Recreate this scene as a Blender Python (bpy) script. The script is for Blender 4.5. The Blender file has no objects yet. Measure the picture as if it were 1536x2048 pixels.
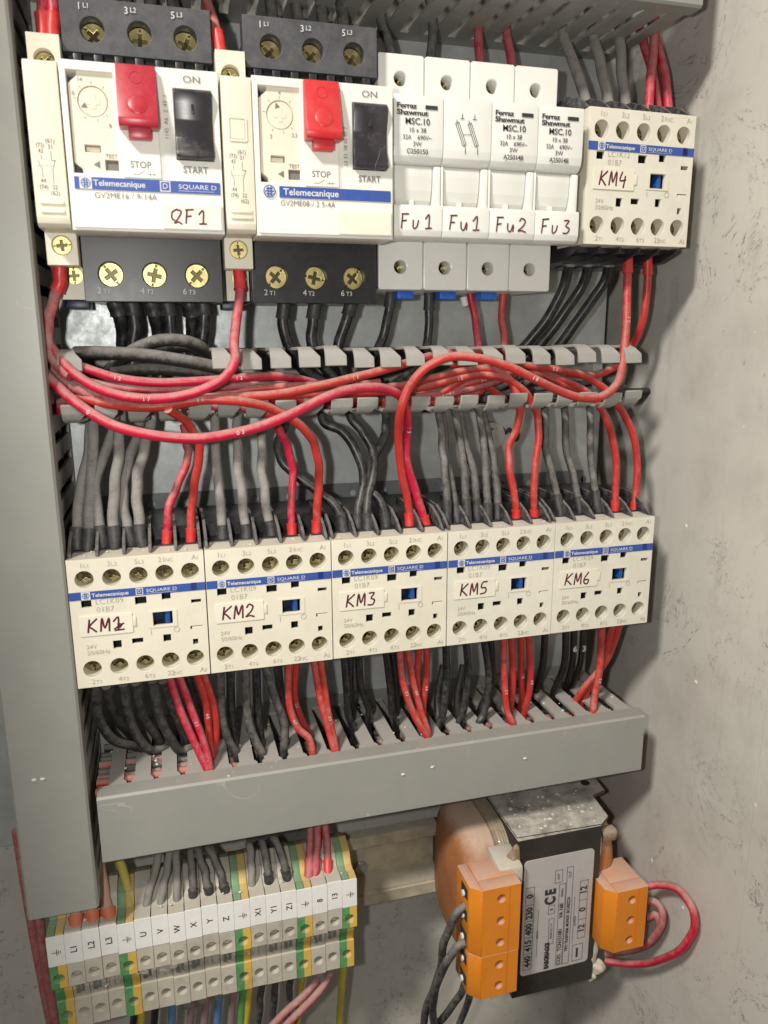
import bpy, bmesh, math, random
from mathutils import Vector, Matrix
random.seed(7)
S = 0.001                                   # everything below is written in millimetres: x right, d out of the panel, z up
sc = bpy.context.scene
COL = sc.collection
FOC = 1530.722
ROT = [[0.963106, 0.269097, -0.003787], [-0.063598, 0.213902, -0.974783], [0.261501, -0.93906, -0.223124]]
CAM = (36.837, 324.402, 118.336)

# ------------------------------------------------------------------ camera, light, exposure
def P(x, d, z): return Vector((x * S, -d * S, z * S))
cd = bpy.data.cameras.new('camera'); cam = bpy.data.objects.new('camera', cd); COL.objects.link(cam)
cd.sensor_width = 36; cd.lens = FOC / 2048 * 36
cd.clip_start = 0.005; cd.clip_end = 20
def w2b(r): return Vector((r[0], -r[1], r[2]))
rx, ry, rz = w2b(ROT[0]), -w2b(ROT[1]), -w2b(ROT[2])
M = Matrix((rx, ry, rz)).transposed().to_4x4(); M.translation = P(*CAM)
cam.matrix_world = M
cd.dof.use_dof = True; cd.dof.focus_distance = 0.30; cd.dof.aperture_fstop = 18
sc.camera = cam

world = bpy.data.worlds.new('World'); sc.world = world; world.use_nodes = True
bg = world.node_tree.nodes['Background']; bg.inputs[0].default_value = (1.0, 0.97, 0.92, 1); bg.inputs[1].default_value = 0.06

fl = bpy.data.lights.new('flash', 'POINT'); fl.energy = 1.75; fl.color = (1.0, 0.98, 0.925); fl.shadow_soft_size = 0.004
flash = bpy.data.objects.new('flash', fl); COL.objects.link(flash); flash.location = P(CAM[0] - 28, CAM[1], CAM[2] + 4)
rl = bpy.data.lights.new('room_lamp', 'AREA'); rl.shape = 'DISK'; rl.size = 0.12; rl.energy = 12.0; rl.color = (1.0, 0.94, 0.86)
room = bpy.data.objects.new('room_lamp', rl); COL.objects.link(room); room.location = P(-410, 610, 745)
room.rotation_euler = (P(150, 40, 0) - room.location).to_track_quat('-Z', 'Y').to_euler()
sc.view_settings.view_transform = 'Standard'; sc.view_settings.look = 'None'; sc.view_settings.exposure = -0.10
sc.view_settings.gamma = 1; sc.view_settings.use_curve_mapping = False
sc.render.engine = 'CYCLES'

# ------------------------------------------------------------------ materials
def mat(name, col, rough=0.5, metal=0.0, dust=0.0, dcol=(0.42, 0.38, 0.33), dscale=90, var=0.08, bump=0.0, spec=0.5, up=0.7, coat=0, grime=0.0, dcut=0.42, scratch=0.0):
    m = bpy.data.materials.new(name); m.use_nodes = True
    nt = m.node_tree; N = nt.nodes; L = nt.links; b = N['Principled BSDF']
    b.inputs['Roughness'].default_value = rough; b.inputs['Metallic'].default_value = metal
    b.inputs['Specular IOR Level'].default_value = spec; b.inputs['Coat Weight'].default_value = coat
    geo = N.new('ShaderNodeNewGeometry')
    n1 = N.new('ShaderNodeTexNoise'); n1.inputs['Scale'].default_value = dscale; n1.inputs['Detail'].default_value = 6; n1.inputs['Roughness'].default_value = 0.65
    L.new(geo.outputs['Position'], n1.inputs['Vector'])
    # slow tone variation
    mr = N.new('ShaderNodeMapRange'); L.new(n1.outputs['Fac'], mr.inputs[0]); mr.inputs[1].default_value = 0.3; mr.inputs[2].default_value = 0.7
    mr.inputs[3].default_value = 1 - var; mr.inputs[4].default_value = 1 + var
    sc_ = N.new('ShaderNodeVectorMath'); sc_.operation = 'SCALE'; sc_.inputs[0].default_value = col[:3]; L.new(mr.outputs[0], sc_.inputs['Scale'])
    out = sc_.outputs[0]
    if grime > 0:                                # dark rubbed-in dirt with soft shapes
        n3 = N.new('ShaderNodeTexNoise'); n3.inputs['Scale'].default_value = dscale * 0.35; n3.inputs['Detail'].default_value = 9; n3.inputs['Roughness'].default_value = 0.7
        L.new(geo.outputs['Position'], n3.inputs['Vector'])
        g = N.new('ShaderNodeMapRange'); L.new(n3.outputs['Fac'], g.inputs[0]); g.inputs[1].default_value = 0.5; g.inputs[2].default_value = 0.75; g.inputs[3].default_value = 0; g.inputs[4].default_value = grime
        mx = N.new('ShaderNodeMix'); mx.data_type = 'RGBA'; L.new(g.outputs[0], mx.inputs[0]); L.new(out, mx.inputs[6]); mx.inputs[7].default_value = (0.10, 0.085, 0.07, 1)
        out = mx.outputs[2]
    if scratch > 0:                              # hair-thin pale scuffs in patches
        q1 = N.new('ShaderNodeTexNoise'); q1.inputs['Scale'].default_value = 38; q1.inputs['Detail'].default_value = 2; q1.inputs['Distortion'].default_value = 1.4
        q2 = N.new('ShaderNodeTexNoise'); q2.inputs['Scale'].default_value = 33; q2.inputs['Detail'].default_value = 3
        for q in (q1, q2): L.new(geo.outputs['Position'], q.inputs['Vector'])
        s1 = N.new('ShaderNodeMath'); s1.operation = 'SUBTRACT'; L.new(q1.outputs['Fac'], s1.inputs[0]); s1.inputs[1].default_value = 0.47
        s2 = N.new('ShaderNodeMath'); s2.operation = 'ABSOLUTE'; L.new(s1.outputs[0], s2.inputs[0])
        s3 = N.new('ShaderNodeMapRange'); L.new(s2.outputs[0], s3.inputs[0]); s3.inputs[1].default_value = 0; s3.inputs[2].default_value = 0.006; s3.inputs[3].default_value = 1; s3.inputs[4].default_value = 0
        s4 = N.new('ShaderNodeMapRange'); L.new(q2.outputs['Fac'], s4.inputs[0]); s4.inputs[1].default_value = 0.58; s4.inputs[2].default_value = 0.66; s4.inputs[3].default_value = 0; s4.inputs[4].default_value = scratch
        s5 = N.new('ShaderNodeMath'); s5.operation = 'MULTIPLY'; L.new(s3.outputs[0], s5.inputs[0]); L.new(s4.outputs[0], s5.inputs[1])
        mx = N.new('ShaderNodeMix'); mx.data_type = 'RGBA'; L.new(s5.outputs[0], mx.inputs[0]); L.new(out, mx.inputs[6]); mx.inputs[7].default_value = (0.6, 0.58, 0.54, 1)
        out = mx.outputs[2]
    if dust > 0:
        n2 = N.new('ShaderNodeTexNoise'); n2.inputs['Scale'].default_value = dscale * 2.3; n2.inputs['Detail'].default_value = 8; n2.inputs['Roughness'].default_value = 0.75
        L.new(geo.outputs['Position'], n2.inputs['Vector'])
        n4 = N.new('ShaderNodeTexNoise'); n4.inputs['Scale'].default_value = 2600; n4.inputs['Detail'].default_value = 2
        L.new(geo.outputs['Position'], n4.inputs['Vector'])
        sx = N.new('ShaderNodeSeparateXYZ'); L.new(geo.outputs['Normal'], sx.inputs[0])
        a = N.new('ShaderNodeMath'); a.operation = 'MULTIPLY_ADD'; L.new(sx.outputs[2], a.inputs[0]); a.inputs[1].default_value = up * 0.45; L.new(n2.outputs['Fac'], a.inputs[2])
        a2 = N.new('ShaderNodeMath'); a2.operation = 'MULTIPLY_ADD'; L.new(n4.outputs['Fac'], a2.inputs[0]); a2.inputs[1].default_value = 0.35; L.new(a.outputs[0], a2.inputs[2])
        r = N.new('ShaderNodeMapRange'); L.new(a2.outputs[0], r.inputs[0]); r.inputs[1].default_value = dcut + 0.1; r.inputs[2].default_value = dcut + 0.55; r.inputs[3].default_value = 0; r.inputs[4].default_value = dust
        mx = N.new('ShaderNodeMix'); mx.data_type = 'RGBA'; L.new(r.outputs[0], mx.inputs[0]); L.new(out, mx.inputs[6]); mx.inputs[7].default_value = (*dcol, 1)
        out = mx.outputs[2]
        rr = N.new('ShaderNodeMapRange'); L.new(r.outputs[0], rr.inputs[0]); rr.inputs[3].default_value = rough; rr.inputs[4].default_value = max(rough, 0.9); L.new(rr.outputs[0], b.inputs['Roughness'])
        if metal > 0:
            rm = N.new('ShaderNodeMapRange'); L.new(r.outputs[0], rm.inputs[0]); rm.inputs[3].default_value = metal; rm.inputs[4].default_value = 0; L.new(rm.outputs[0], b.inputs['Metallic'])
    L.new(out, b.inputs['Base Color'])
    if bump > 0:
        bp = N.new('ShaderNodeBump'); bp.inputs['Strength'].default_value = bump; bp.inputs['Distance'].default_value = 0.0004
        nb = N.new('ShaderNodeTexNoise'); nb.inputs['Scale'].default_value = 700; nb.inputs['Detail'].default_value = 4; L.new(geo.outputs['Position'], nb.inputs['Vector'])
        L.new(nb.outputs['Fac'], bp.inputs['Height']); L.new(bp.outputs[0], b.inputs['Normal'])
    return m

MT = {}
MT['cream'] = mat('cream_plastic', (0.74, 0.70, 0.575), 0.42, dust=0.15, var=0.04, spec=0.4, grime=0.10, dscale=60)
MT['creampale'] = mat('pale_cream_plastic', (0.73, 0.70, 0.60), 0.42, dust=0.2, var=0.04, spec=0.4, grime=0.14, dscale=60)
MT['face'] = mat('offwhite_plastic', (0.78, 0.765, 0.70), 0.4, dust=0.12, var=0.03, spec=0.4, grime=0.10, dscale=60)
MT['aux'] = mat('ivory_plastic', (0.72, 0.68, 0.55), 0.42, dust=0.12, var=0.03, grime=0.05)
MT['white'] = mat('fuse_white', (0.76, 0.76, 0.72), 0.28, dust=0.08, var=0.015, spec=0.5, grime=0.03)
MT['whitegrip'] = mat('fuse_white_insert', (0.70, 0.70, 0.66), 0.28, dust=0.08, var=0.015)  # handle grips, slightly darker white than the rest of the holder
MT['black'] = mat('black_plastic', (0.014, 0.0145, 0.016), 0.34, dust=0.10, dscale=100, dcol=(0.2, 0.19, 0.18), var=0.15)
MT['blackdust'] = mat('dusty_black_plastic', (0.016, 0.016, 0.020), 0.5, dust=0.75, dscale=170, dcol=(0.28, 0.26, 0.25), var=0.25, dcut=0.56)
MT['slate'] = mat('slate_plastic', (0.045, 0.046, 0.055), 0.5, dust=0.35, dscale=100, dcol=(0.22, 0.21, 0.21), var=0.12)
MT['duct'] = mat('grey_pvc', (0.30, 0.295, 0.275), 0.42, dust=0.6, dscale=80, dcol=(0.38, 0.36, 0.33), var=0.08, spec=0.4, grime=0.15)
MT['ductdirty'] = mat('dirty_grey_pvc', (0.30, 0.295, 0.27), 0.5, dust=0.8, dscale=90, dcol=(0.40, 0.375, 0.345), var=0.15, grime=0.30)
MT['cover'] = mat('grey_pvc_cover', (0.285, 0.288, 0.265), 0.36, dust=0.18, dscale=30, var=0.04, spec=0.45, grime=0.14, scratch=0.5)
MT['galv'] = mat('galvanised_steel', (0.52, 0.55, 0.55), 0.33, metal=0.40, dust=0.45, dscale=60, dcol=(0.36, 0.365, 0.35), var=0.18, up=0.0, bump=0.08, dcut=0.40, grime=0.15, scratch=0.4)
MT['rail'] = mat('perforated_rail_steel', (0.15, 0.17, 0.18), 0.42, metal=0.3, dust=0.6, dscale=90, dcol=(0.30, 0.29, 0.28), var=0.2)
MT['zinc'] = mat('passivated_zinc', (0.55, 0.50, 0.36), 0.38, metal=0.35, dust=0.6, dscale=70, dcol=(0.55, 0.51, 0.44), var=0.3, grime=0.8)
MT['gold'] = mat('brass_screw', (0.58, 0.48, 0.22), 0.38, metal=0.9, dust=0.2, dscale=300, dcol=(0.3, 0.27, 0.2), var=0.2)
MT['nickel'] = mat('dull_screw', (0.30, 0.25, 0.13), 0.26, metal=1.0, dust=0.15, dscale=400, dcol=(0.12, 0.11, 0.08), var=0.45)
MT['screwshade'] = mat('screw_recess_shade', (0.10, 0.085, 0.04), 0.4, metal=0.7)  # shade in the cross recess painted as a darker floor colour
MT['steel'] = mat('zinc_bolt', (0.55, 0.55, 0.52), 0.3, metal=0.9, dust=0.3, dscale=200)
MT['red'] = mat('crimson_button', (0.40, 0.010, 0.030), 0.33, dust=0.15, dscale=110, dcol=(0.55, 0.3, 0.28), var=0.06)
MT['redbright'] = mat('vermilion_button', (0.56, 0.016, 0.022), 0.33, dust=0.15, dscale=110, dcol=(0.55, 0.3, 0.28), var=0.06)
MT['redclip'] = mat('red_ferrule', (0.60, 0.018, 0.02), 0.35, dust=0.2, dscale=150, dcol=(0.6, 0.36, 0.3), var=0.06)
MT['orangeclip'] = mat('orange_ferrule', (0.65, 0.10, 0.03), 0.4, dust=0.35, dscale=150, dcol=(0.5, 0.36, 0.28))
MT['blackclip'] = mat('black_ferrule', (0.014, 0.014, 0.016), 0.4, dust=0.5, dscale=200, dcol=(0.17, 0.165, 0.16), var=0.3)
MT['greyclip'] = mat('grey_ferrule', (0.16, 0.16, 0.165), 0.45, dust=0.3, dscale=200)
MT['rocker'] = mat('dark_rocker', (0.028, 0.025, 0.029), 0.30, dust=0.45, dscale=45, dcol=(0.30, 0.28, 0.28), var=0.15, dcut=0.60, up=0.1, scratch=0.5)
MT['blue'] = mat('blue_band', (0.028, 0.075, 0.32), 0.45, var=0.04, dust=0.06)
MT['bluetab'] = mat('blue_tab', (0.012, 0.075, 0.30), 0.35, var=0.08)
MT['bluedark'] = mat('dark_blue_slider', (0.008, 0.016, 0.05), 0.4)
MT['clipblue'] = mat('blue_rail_clip', (0.02, 0.13, 0.55), 0.4, var=0.05)
MT['ink'] = mat('black_ink', (0.03, 0.028, 0.03), 0.6, var=0.1)
MT['inkgrey'] = mat('grey_ink', (0.42, 0.385, 0.31), 0.6, var=0.15, dscale=400)
MT['inkmid'] = mat('mid_grey_ink', (0.16, 0.15, 0.14), 0.6, var=0.15, dscale=400)
MT['inkwhite'] = mat('white_ink', (0.62, 0.62, 0.62), 0.6, var=0.1, dscale=400)
MT['marker'] = mat('maroon_marker', (0.10, 0.011, 0.024), 0.5, var=0.4, dscale=500)
MT['paper'] = mat('marker_strip', (0.75, 0.715, 0.60), 0.5, var=0.03, grime=0.12, dscale=150)
MT['tag'] = mat('white_tag', (0.86, 0.855, 0.83), 0.35, var=0.02, dust=0.12, dscale=150, grime=0.10)
MT['termgrey'] = mat('terminal_grey', (0.50, 0.465, 0.385), 0.5, var=0.14, dust=0.75, dscale=130, dcol=(0.53, 0.49, 0.42), grime=0.55)
MT['termgreen'] = mat('terminal_green', (0.045, 0.28, 0.08), 0.5, var=0.12, dust=0.5, dscale=130, dcol=(0.42, 0.43, 0.34), dcut=0.45, grime=0.25)
MT['termyellow'] = mat('terminal_yellow', (0.70, 0.45, 0.06), 0.5, var=0.10, dust=0.45, dscale=130, dcol=(0.52, 0.45, 0.33), dcut=0.45, grime=0.3)
MT['orange'] = mat('orange_connector', (0.68, 0.22, 0.015), 0.4, var=0.06, dust=0.9, dscale=70, dcol=(0.55, 0.37, 0.30), up=1.25, dcut=0.70)
MT['core'] = mat('lacquered_core', (0.024, 0.020, 0.016), 0.35, dust=1.0, dscale=42, dcol=(0.56, 0.52, 0.46), var=0.4, up=1.2, dcut=0.80, bump=0.35)
MT['coil'] = mat('dusty_winding_tape', (0.36, 0.14, 0.05), 0.6, dust=0.9, dscale=40, dcol=(0.52, 0.39, 0.31), var=0.3, up=1.5, dcut=0.70, bump=0.3, grime=0.65)
MT['varnish'] = mat('amber_varnish', (0.16, 0.095, 0.035), 0.15, var=0.3, dust=0.5, dscale=200, dcol=(0.5, 0.44, 0.36), coat=0.5)
MT['glue'] = mat('hot_glue', (0.62, 0.57, 0.45), 0.25, var=0.1, dust=0.3, dscale=150)
MT['plate'] = mat('silver_nameplate', (0.52, 0.50, 0.50), 0.38, metal=0.2, var=0.05, dust=0.3, dscale=100, grime=0.12)
MT['wred'] = mat('crimson_wire', (0.47, 0.009, 0.040), 0.38, dust=0.75, dscale=150, dcol=(0.48, 0.30, 0.28), var=0.14, up=1.0, dcut=0.56)
MT['wsal'] = mat('vermilion_wire', (0.45, 0.030, 0.024), 0.40, dust=0.75, dscale=150, dcol=(0.46, 0.30, 0.26), var=0.14, up=1.0, dcut=0.56)
MT['wdustred'] = mat('dusty_red_wire', (0.38, 0.03, 0.045), 0.55, dust=0.95, dscale=150, dcol=(0.42, 0.30, 0.27), var=0.15, up=0.5, dcut=0.40)
MT['wblk'] = mat('black_wire', (0.010, 0.010, 0.011), 0.32, dust=0.5, dscale=220, dcol=(0.24, 0.23, 0.215), var=0.2, up=0.6, dcut=0.50)
MT['wmid'] = mat('dusty_black_wire', (0.020, 0.019, 0.018), 0.5, dust=0.75, dscale=160, dcol=(0.27, 0.255, 0.235), var=0.2, up=0.8, dcut=0.42, bump=0.1)
MT['wgrey'] = mat('dust_coated_wire', (0.06, 0.058, 0.054), 0.85, dust=0.95, dscale=110, dcol=(0.30, 0.285, 0.262), var=0.2, up=0.35, dcut=0.20, bump=0.15)
MT['wyel'] = mat('yellow_wire', (0.62, 0.50, 0.03), 0.45, var=0.06, dust=0.35, dscale=150)
MT['wgreen'] = mat('green_wire', (0.07, 0.34, 0.06), 0.45, var=0.06, dust=0.6, dscale=150)
MT['wblue'] = mat('blue_wire', (0.06, 0.20, 0.44), 0.45, var=0.06, dust=0.55, dscale=150)
MT['wmauve'] = mat('mauve_wire', (0.27, 0.17, 0.17), 0.5, var=0.06, dust=0.4, dscale=150)
MT['worange'] = mat('dusty_orange_wire', (0.58, 0.20, 0.10), 0.5, var=0.06, dust=0.9, dscale=150, dcol=(0.58, 0.40, 0.32), dcut=0.42)
MT['sleeve'] = mat('white_sleeve', (0.70, 0.68, 0.64), 0.5)
MT['chip'] = mat('plaster_crumb', (0.66, 0.62, 0.55), 0.8)

def wall_material():
    m = mat('painted_steel_dirty', (0.56, 0.54, 0.49), 0.38, var=0.03, dscale=9, spec=0.4, grime=0.0)
    nt = m.node_tree; N = nt.nodes; L = nt.links; b = N['Principled BSDF']
    src = b.inputs['Base Color'].links[0].from_socket
    geo = N.new('ShaderNodeNewGeometry')
    def noise(scale, detail, rough, dist=0.0):
        n = N.new('ShaderNodeTexNoise'); n.inputs['Scale'].default_value = scale; n.inputs['Detail'].default_value = detail
        n.inputs['Roughness'].default_value = rough; n.inputs['Distortion'].default_value = dist
        L.new(geo.outputs['Position'], n.inputs['Vector']); return n
    def rng(s, a, b_, c, d):
        r = N.new('ShaderNodeMapRange'); L.new(s, r.inputs[0]); r.inputs[1].default_value = a; r.inputs[2].default_value = b_; r.inputs[3].default_value = c; r.inputs[4].default_value = d; return r.outputs[0]
    def mul(a, b_):
        q = N.new('ShaderNodeMath'); q.operation = 'MULTIPLY'; L.new(a, q.inputs[0]); L.new(b_, q.inputs[1]); return q.outputs[0]
    def mx(fac, a, colr):
        q = N.new('ShaderNodeMix'); q.data_type = 'RGBA'; L.new(fac, q.inputs[0]); L.new(a, q.inputs[6]); q.inputs[7].default_value = (*colr, 1); return q.outputs[2]
    # thin broken web lines: where a distorted noise crosses its middle value, only inside patches
    l1 = noise(26, 5, 0.7, 2.2); ab = N.new('ShaderNodeMath'); ab.operation = 'SUBTRACT'; L.new(l1.outputs['Fac'], ab.inputs[0]); ab.inputs[1].default_value = 0.5
    aa = N.new('ShaderNodeMath'); aa.operation = 'ABSOLUTE'; L.new(ab.outputs[0], aa.inputs[0])
    lines = rng(aa.outputs[0], 0.0, 0.016, 1, 0)
    patch = rng(noise(22, 4, 0.6).outputs['Fac'], 0.47, 0.57, 0, 1)
    fine = rng(noise(420, 3, 0.6).outputs['Fac'], 0.42, 0.6, 0.1, 1)
    out = mx(rng(mul(mul(lines, patch), fine), 0, 1, 0, 0.85), src, (0.13, 0.11, 0.09))
    smear = rng(noise(18, 7, 0.72).outputs['Fac'], 0.48, 0.76, 0, 0.42)
    out = mx(smear, out, (0.24, 0.215, 0.18))
    st = N.new('ShaderNodeMapping'); st.inputs['Scale'].default_value = (1.0, 6.0, 1.6); L.new(geo.outputs['Position'], st.inputs['Vector'])
    sn = noise(14, 6, 0.7); L.new(st.outputs[0], sn.inputs['Vector'])
    out = mx(rng(sn.outputs['Fac'], 0.58, 0.80, 0, 0.40), out, (0.22, 0.20, 0.175))
    spots = rng(noise(300, 2, 0.5).outputs['Fac'], 0.70, 0.76, 0, 0.55)
    out = mx(mul(spots, rng(noise(30, 3, 0.5).outputs['Fac'], 0.45, 0.65, 0, 1)), out, (0.12, 0.10, 0.085))
    L.new(out, b.inputs['Base Color'])
    return m
MT['wall'] = wall_material()

# ------------------------------------------------------------------ mesh helpers (mm)
class MB:
    def __init__(s): s.bm = bmesh.new()
    def box(s, x0, x1, d0, d1, z0, z1, bev=0.0, seg=2):
        t = bmesh.new(); bmesh.ops.create_cube(t, size=1)
        for v in t.verts:
            v.co = Vector(((x0 + x1) / 2 + v.co.x * (x1 - x0), -((d0 + d1) / 2) + v.co.y * (d1 - d0), (z0 + z1) / 2 + v.co.z * (z1 - z0)))
        if bev > 0: bmesh.ops.bevel(t, geom=t.edges[:], offset=bev, segments=seg, affect='EDGES', profile=0.5)
        return s.add(t)
    def add(s, t, m=None):
        me = bpy.data.meshes.new('t'); t.to_mesh(me); t.free()
        if m: me.transform(m)
        s.bm.from_mesh(me); bpy.data.meshes.remove(me); return s
    def addmesh(s, me, m=None):
        if m: me.transform(m)
        s.bm.from_mesh(me); bpy.data.meshes.remove(me); return s
    def prof(s, pts, x0, x1, bev=0.0):            # profile of (d,z) points pulled along x
        t = bmesh.new(); vs = [t.verts.new((x0, -d, z)) for d, z in pts]; f = t.faces.new(vs)
        e = bmesh.ops.extrude_face_region(t, geom=[f]); nv = [v for v in e['geom'] if isinstance(v, bmesh.types.BMVert)]
        for v in nv: v.co.x = x1
        bmesh.ops.recalc_face_normals(t, faces=t.faces[:])
        if bev > 0: bmesh.ops.bevel(t, geom=t.edges[:], offset=bev, segments=2, affect='EDGES', profile=0.5, clamp_overlap=True)
        return s.add(t)
    def poly(s, pts, z0, z1, bev=0.0):            # outline of (x,d) points pulled along z
        t = bmesh.new(); vs = [t.verts.new((x, -d, z0)) for x, d in pts]; f = t.faces.new(vs)
        e = bmesh.ops.extrude_face_region(t, geom=[f]); nv = [v for v in e['geom'] if isinstance(v, bmesh.types.BMVert)]
        for v in nv: v.co.z = z1
        bmesh.ops.recalc_face_normals(t, faces=t.faces[:])
        if bev > 0: bmesh.ops.bevel(t, geom=t.edges[:], offset=bev, segments=2, affect='EDGES', profile=0.5, clamp_overlap=True)
        return s.add(t)
    def plate(s, outline, holes, d0, d1, bev=0.0):   # outline of (x,z) with real holes, between depths d0 and d1
        c = bpy.data.curves.new('c', 'CURVE'); c.dimensions = '2D'; c.fill_mode = 'BOTH'
        for pl in [outline] + list(holes):
            sp = c.splines.new('POLY'); sp.points.add(len(pl) - 1); sp.use_cyclic_u = True
            for q, (x, z) in zip(sp.points, pl): q.co = (x, z, 0, 1)
        c.extrude = (d1 - d0) / 2 - bev; c.bevel_depth = bev; c.bevel_resolution = 1
        o = bpy.data.objects.new('c', c); me = bpy.data.meshes.new_from_object(o)
        bpy.data.objects.remove(o); bpy.data.curves.remove(c)
        m = Matrix.Translation((0, -(d0 + d1) / 2, 0)) @ Matrix.Rotation(math.pi / 2, 4, 'X')
        return s.addmesh(me, m)
    def text(s, txt, x, z, h, d, align='CENTER', th=0.05, bold=0.0, sx=1.0, rot=0.0, spacing=1.0, shear=0.0):
        c = bpy.data.curves.new('f', 'FONT'); c.body = txt; c.align_x = align; c.align_y = 'CENTER'; c.size = h / 0.72
        c.extrude = th / 2; c.offset = bold; c.space_character = spacing; c.resolution_u = 3; c.shear = shear
        o = bpy.data.objects.new('f', c); me = bpy.data.meshes.new_from_object(o)
        bpy.data.objects.remove(o); bpy.data.curves.remove(c)
        m = Matrix.Translation((x, -d, z)) @ Matrix.Rotation(-rot, 4, 'Y') @ Matrix.Rotation(math.pi / 2, 4, 'X') @ Matrix.Diagonal((sx, 1, 1, 1))
        return s.addmesh(me, m)
    def stroke(s, pts, r, d, flat=0.35):           # pen stroke lying on a face: (x,z) points
        p3 = smooth([Vector((x, -d, z)) for x, z in pts], 4) if len(pts) > 2 else [Vector((x, -d, z)) for x, z in pts]
        t = tube_bm(p3, r, 6)
        for v in t.verts: v.co.y = -d + (v.co.y + d) * flat
        return s.add(t)
    def tube(s, pts, r, n=10, caps=True): return s.add(tube_bm([Vector((x, -d, z)) for x, d, z in pts], r, n))
    def cyl(s, c, r, h, axis='d', n=24, r2=None, bev=0.0):
        t = bmesh.new(); bmesh.ops.create_cone(t, cap_ends=True, segments=n, radius1=r, radius2=r if r2 is None else r2, depth=h)
        if bev > 0: bmesh.ops.bevel(t, geom=[e for e in t.edges if e.calc_face_angle(0) > 0.8], offset=bev, segments=2, affect='EDGES')
        rot = {'d': Matrix.Rotation(math.pi / 2, 4, 'X'), 'x': Matrix.Rotation(math.pi / 2, 4, 'Y'), 'z': Matrix.Identity(4)}[axis]
        return s.add(t, Matrix.Translation((c[0], -c[1], c[2])) @ rot)
    def blob(s, c, r, seed=0, sq=(1, 1, 1)):
        t = bmesh.new(); bmesh.ops.create_icosphere(t, subdivisions=3, radius=r); rn = random.Random(seed)
        ph = [rn.uniform(0, 6) for _ in range(6)]
        for v in t.verts:
            n = v.co.normalized(); k = 1 + 0.16 * math.sin(3 * n.x + ph[0]) * math.sin(4 * n.y + ph[1]) + 0.12 * math.sin(5 * n.z + ph[2] + 2 * n.x)
            v.co = Vector((v.co.x * k * sq[0], v.co.y * k * sq[1], v.co.z * k * sq[2]))
        return s.add(t, Matrix.Translation((c[0], -c[1], c[2])))
    def mesh(s, name, origin=(0, 0, 0), ang=38):
        b = s.bm
        ox, od, oz = origin
        for v in b.verts: v.co = Vector(((v.co.x - ox) * S, (v.co.y + od) * S, (v.co.z - oz) * S))
        for fc in b.faces: fc.smooth = True
        for e in b.edges: e.smooth = len(e.link_faces) == 2 and e.calc_face_angle(0) < math.radians(ang)
        me = bpy.data.meshes.new(name); b.to_mesh(me); b.free(); return me
    def build(s, name, m, parent=None, origin=(0, 0, 0), at=None, ang=38):
        me = s.mesh(name, origin, ang); me.materials.append(MT[m] if isinstance(m, str) else m)
        o = bpy.data.objects.new(name, me); COL.objects.link(o)
        o.location = P(*(at if at is not None else origin))
        if parent: o.parent = parent
        return o

def smooth(pts, n=6):
    if len(pts) < 3:
        return list(pts)
    out = []; q = [pts[0] * 2 - pts[1]] + list(pts) + [pts[-1] * 2 - pts[-2]]
    for i in range(1, len(q) - 2):
        p0, p1, p2, p3 = q[i - 1:i + 3]
        t1 = max((p1 - p0).length ** 0.5, 1e-4); t2 = max((p2 - p1).length ** 0.5, 1e-4); t3 = max((p3 - p2).length ** 0.5, 1e-4)
        m1 = ((p1 - p0) / t1 - (p2 - p0) / (t1 + t2) + (p2 - p1) / t2) * t2
        m2 = ((p2 - p1) / t2 - (p3 - p1) / (t2 + t3) + (p3 - p2) / t3) * t2
        for k in range(n):
            u = k / n
            out.append((2 * u**3 - 3 * u**2 + 1) * p1 + (u**3 - 2 * u**2 + u) * m1 + (-2 * u**3 + 3 * u**2) * p2 + (u**3 - u**2) * m2)
    out.append(pts[-1].copy()); return out

def tube_bm(p, r, n=10):
    t = bmesh.new(); rings = []
    up = None
    for i, c in enumerate(p):
        a = p[max(i - 1, 0)]; b = p[min(i + 1, len(p) - 1)]; tg = (b - a).normalized()
        if up is None:
            up = tg.cross(Vector((0, 1, 0)));
            if up.length < 1e-3: up = tg.cross(Vector((1, 0, 0)))
        up = (up - tg * up.dot(tg)).normalized(); sd = tg.cross(up)
        rr = r[i] if isinstance(r, (list, tuple)) else r
        rings.append([t.verts.new(c + (up * math.cos(2 * math.pi * k / n) + sd * math.sin(2 * math.pi * k / n)) * rr) for k in range(n)])
    for a, b in zip(rings, rings[1:]):
        for k in range(n): t.faces.new((a[k], a[(k + 1) % n], b[(k + 1) % n], b[k]))
    t.faces.new(rings[0][::-1]); t.faces.new(rings[-1])
    bmesh.ops.recalc_face_normals(t, faces=t.faces[:])
    return t

def circ(x, z, r, n=24, ph=0.0): return [(x + r * math.cos(2 * math.pi * k / n + ph), z + r * math.sin(2 * math.pi * k / n + ph)) for k in range(n)]
def rect(x0, x1, z0, z1): return [(x0, z0), (x1, z0), (x1, z1), (x0, z1)]
def rrect(x0, x1, z0, z1, r, n=4):
    o = []
    for cx, cz, a in ((x1 - r, z1 - r, 0), (x0 + r, z1 - r, 90), (x0 + r, z0 + r, 180), (x1 - r, z0 + r, 270)):
        for k in range(n + 1):
            t = math.radians(a + 90 * k / n); o.append((cx + r * math.cos(t), cz + r * math.sin(t)))
    return o

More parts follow.
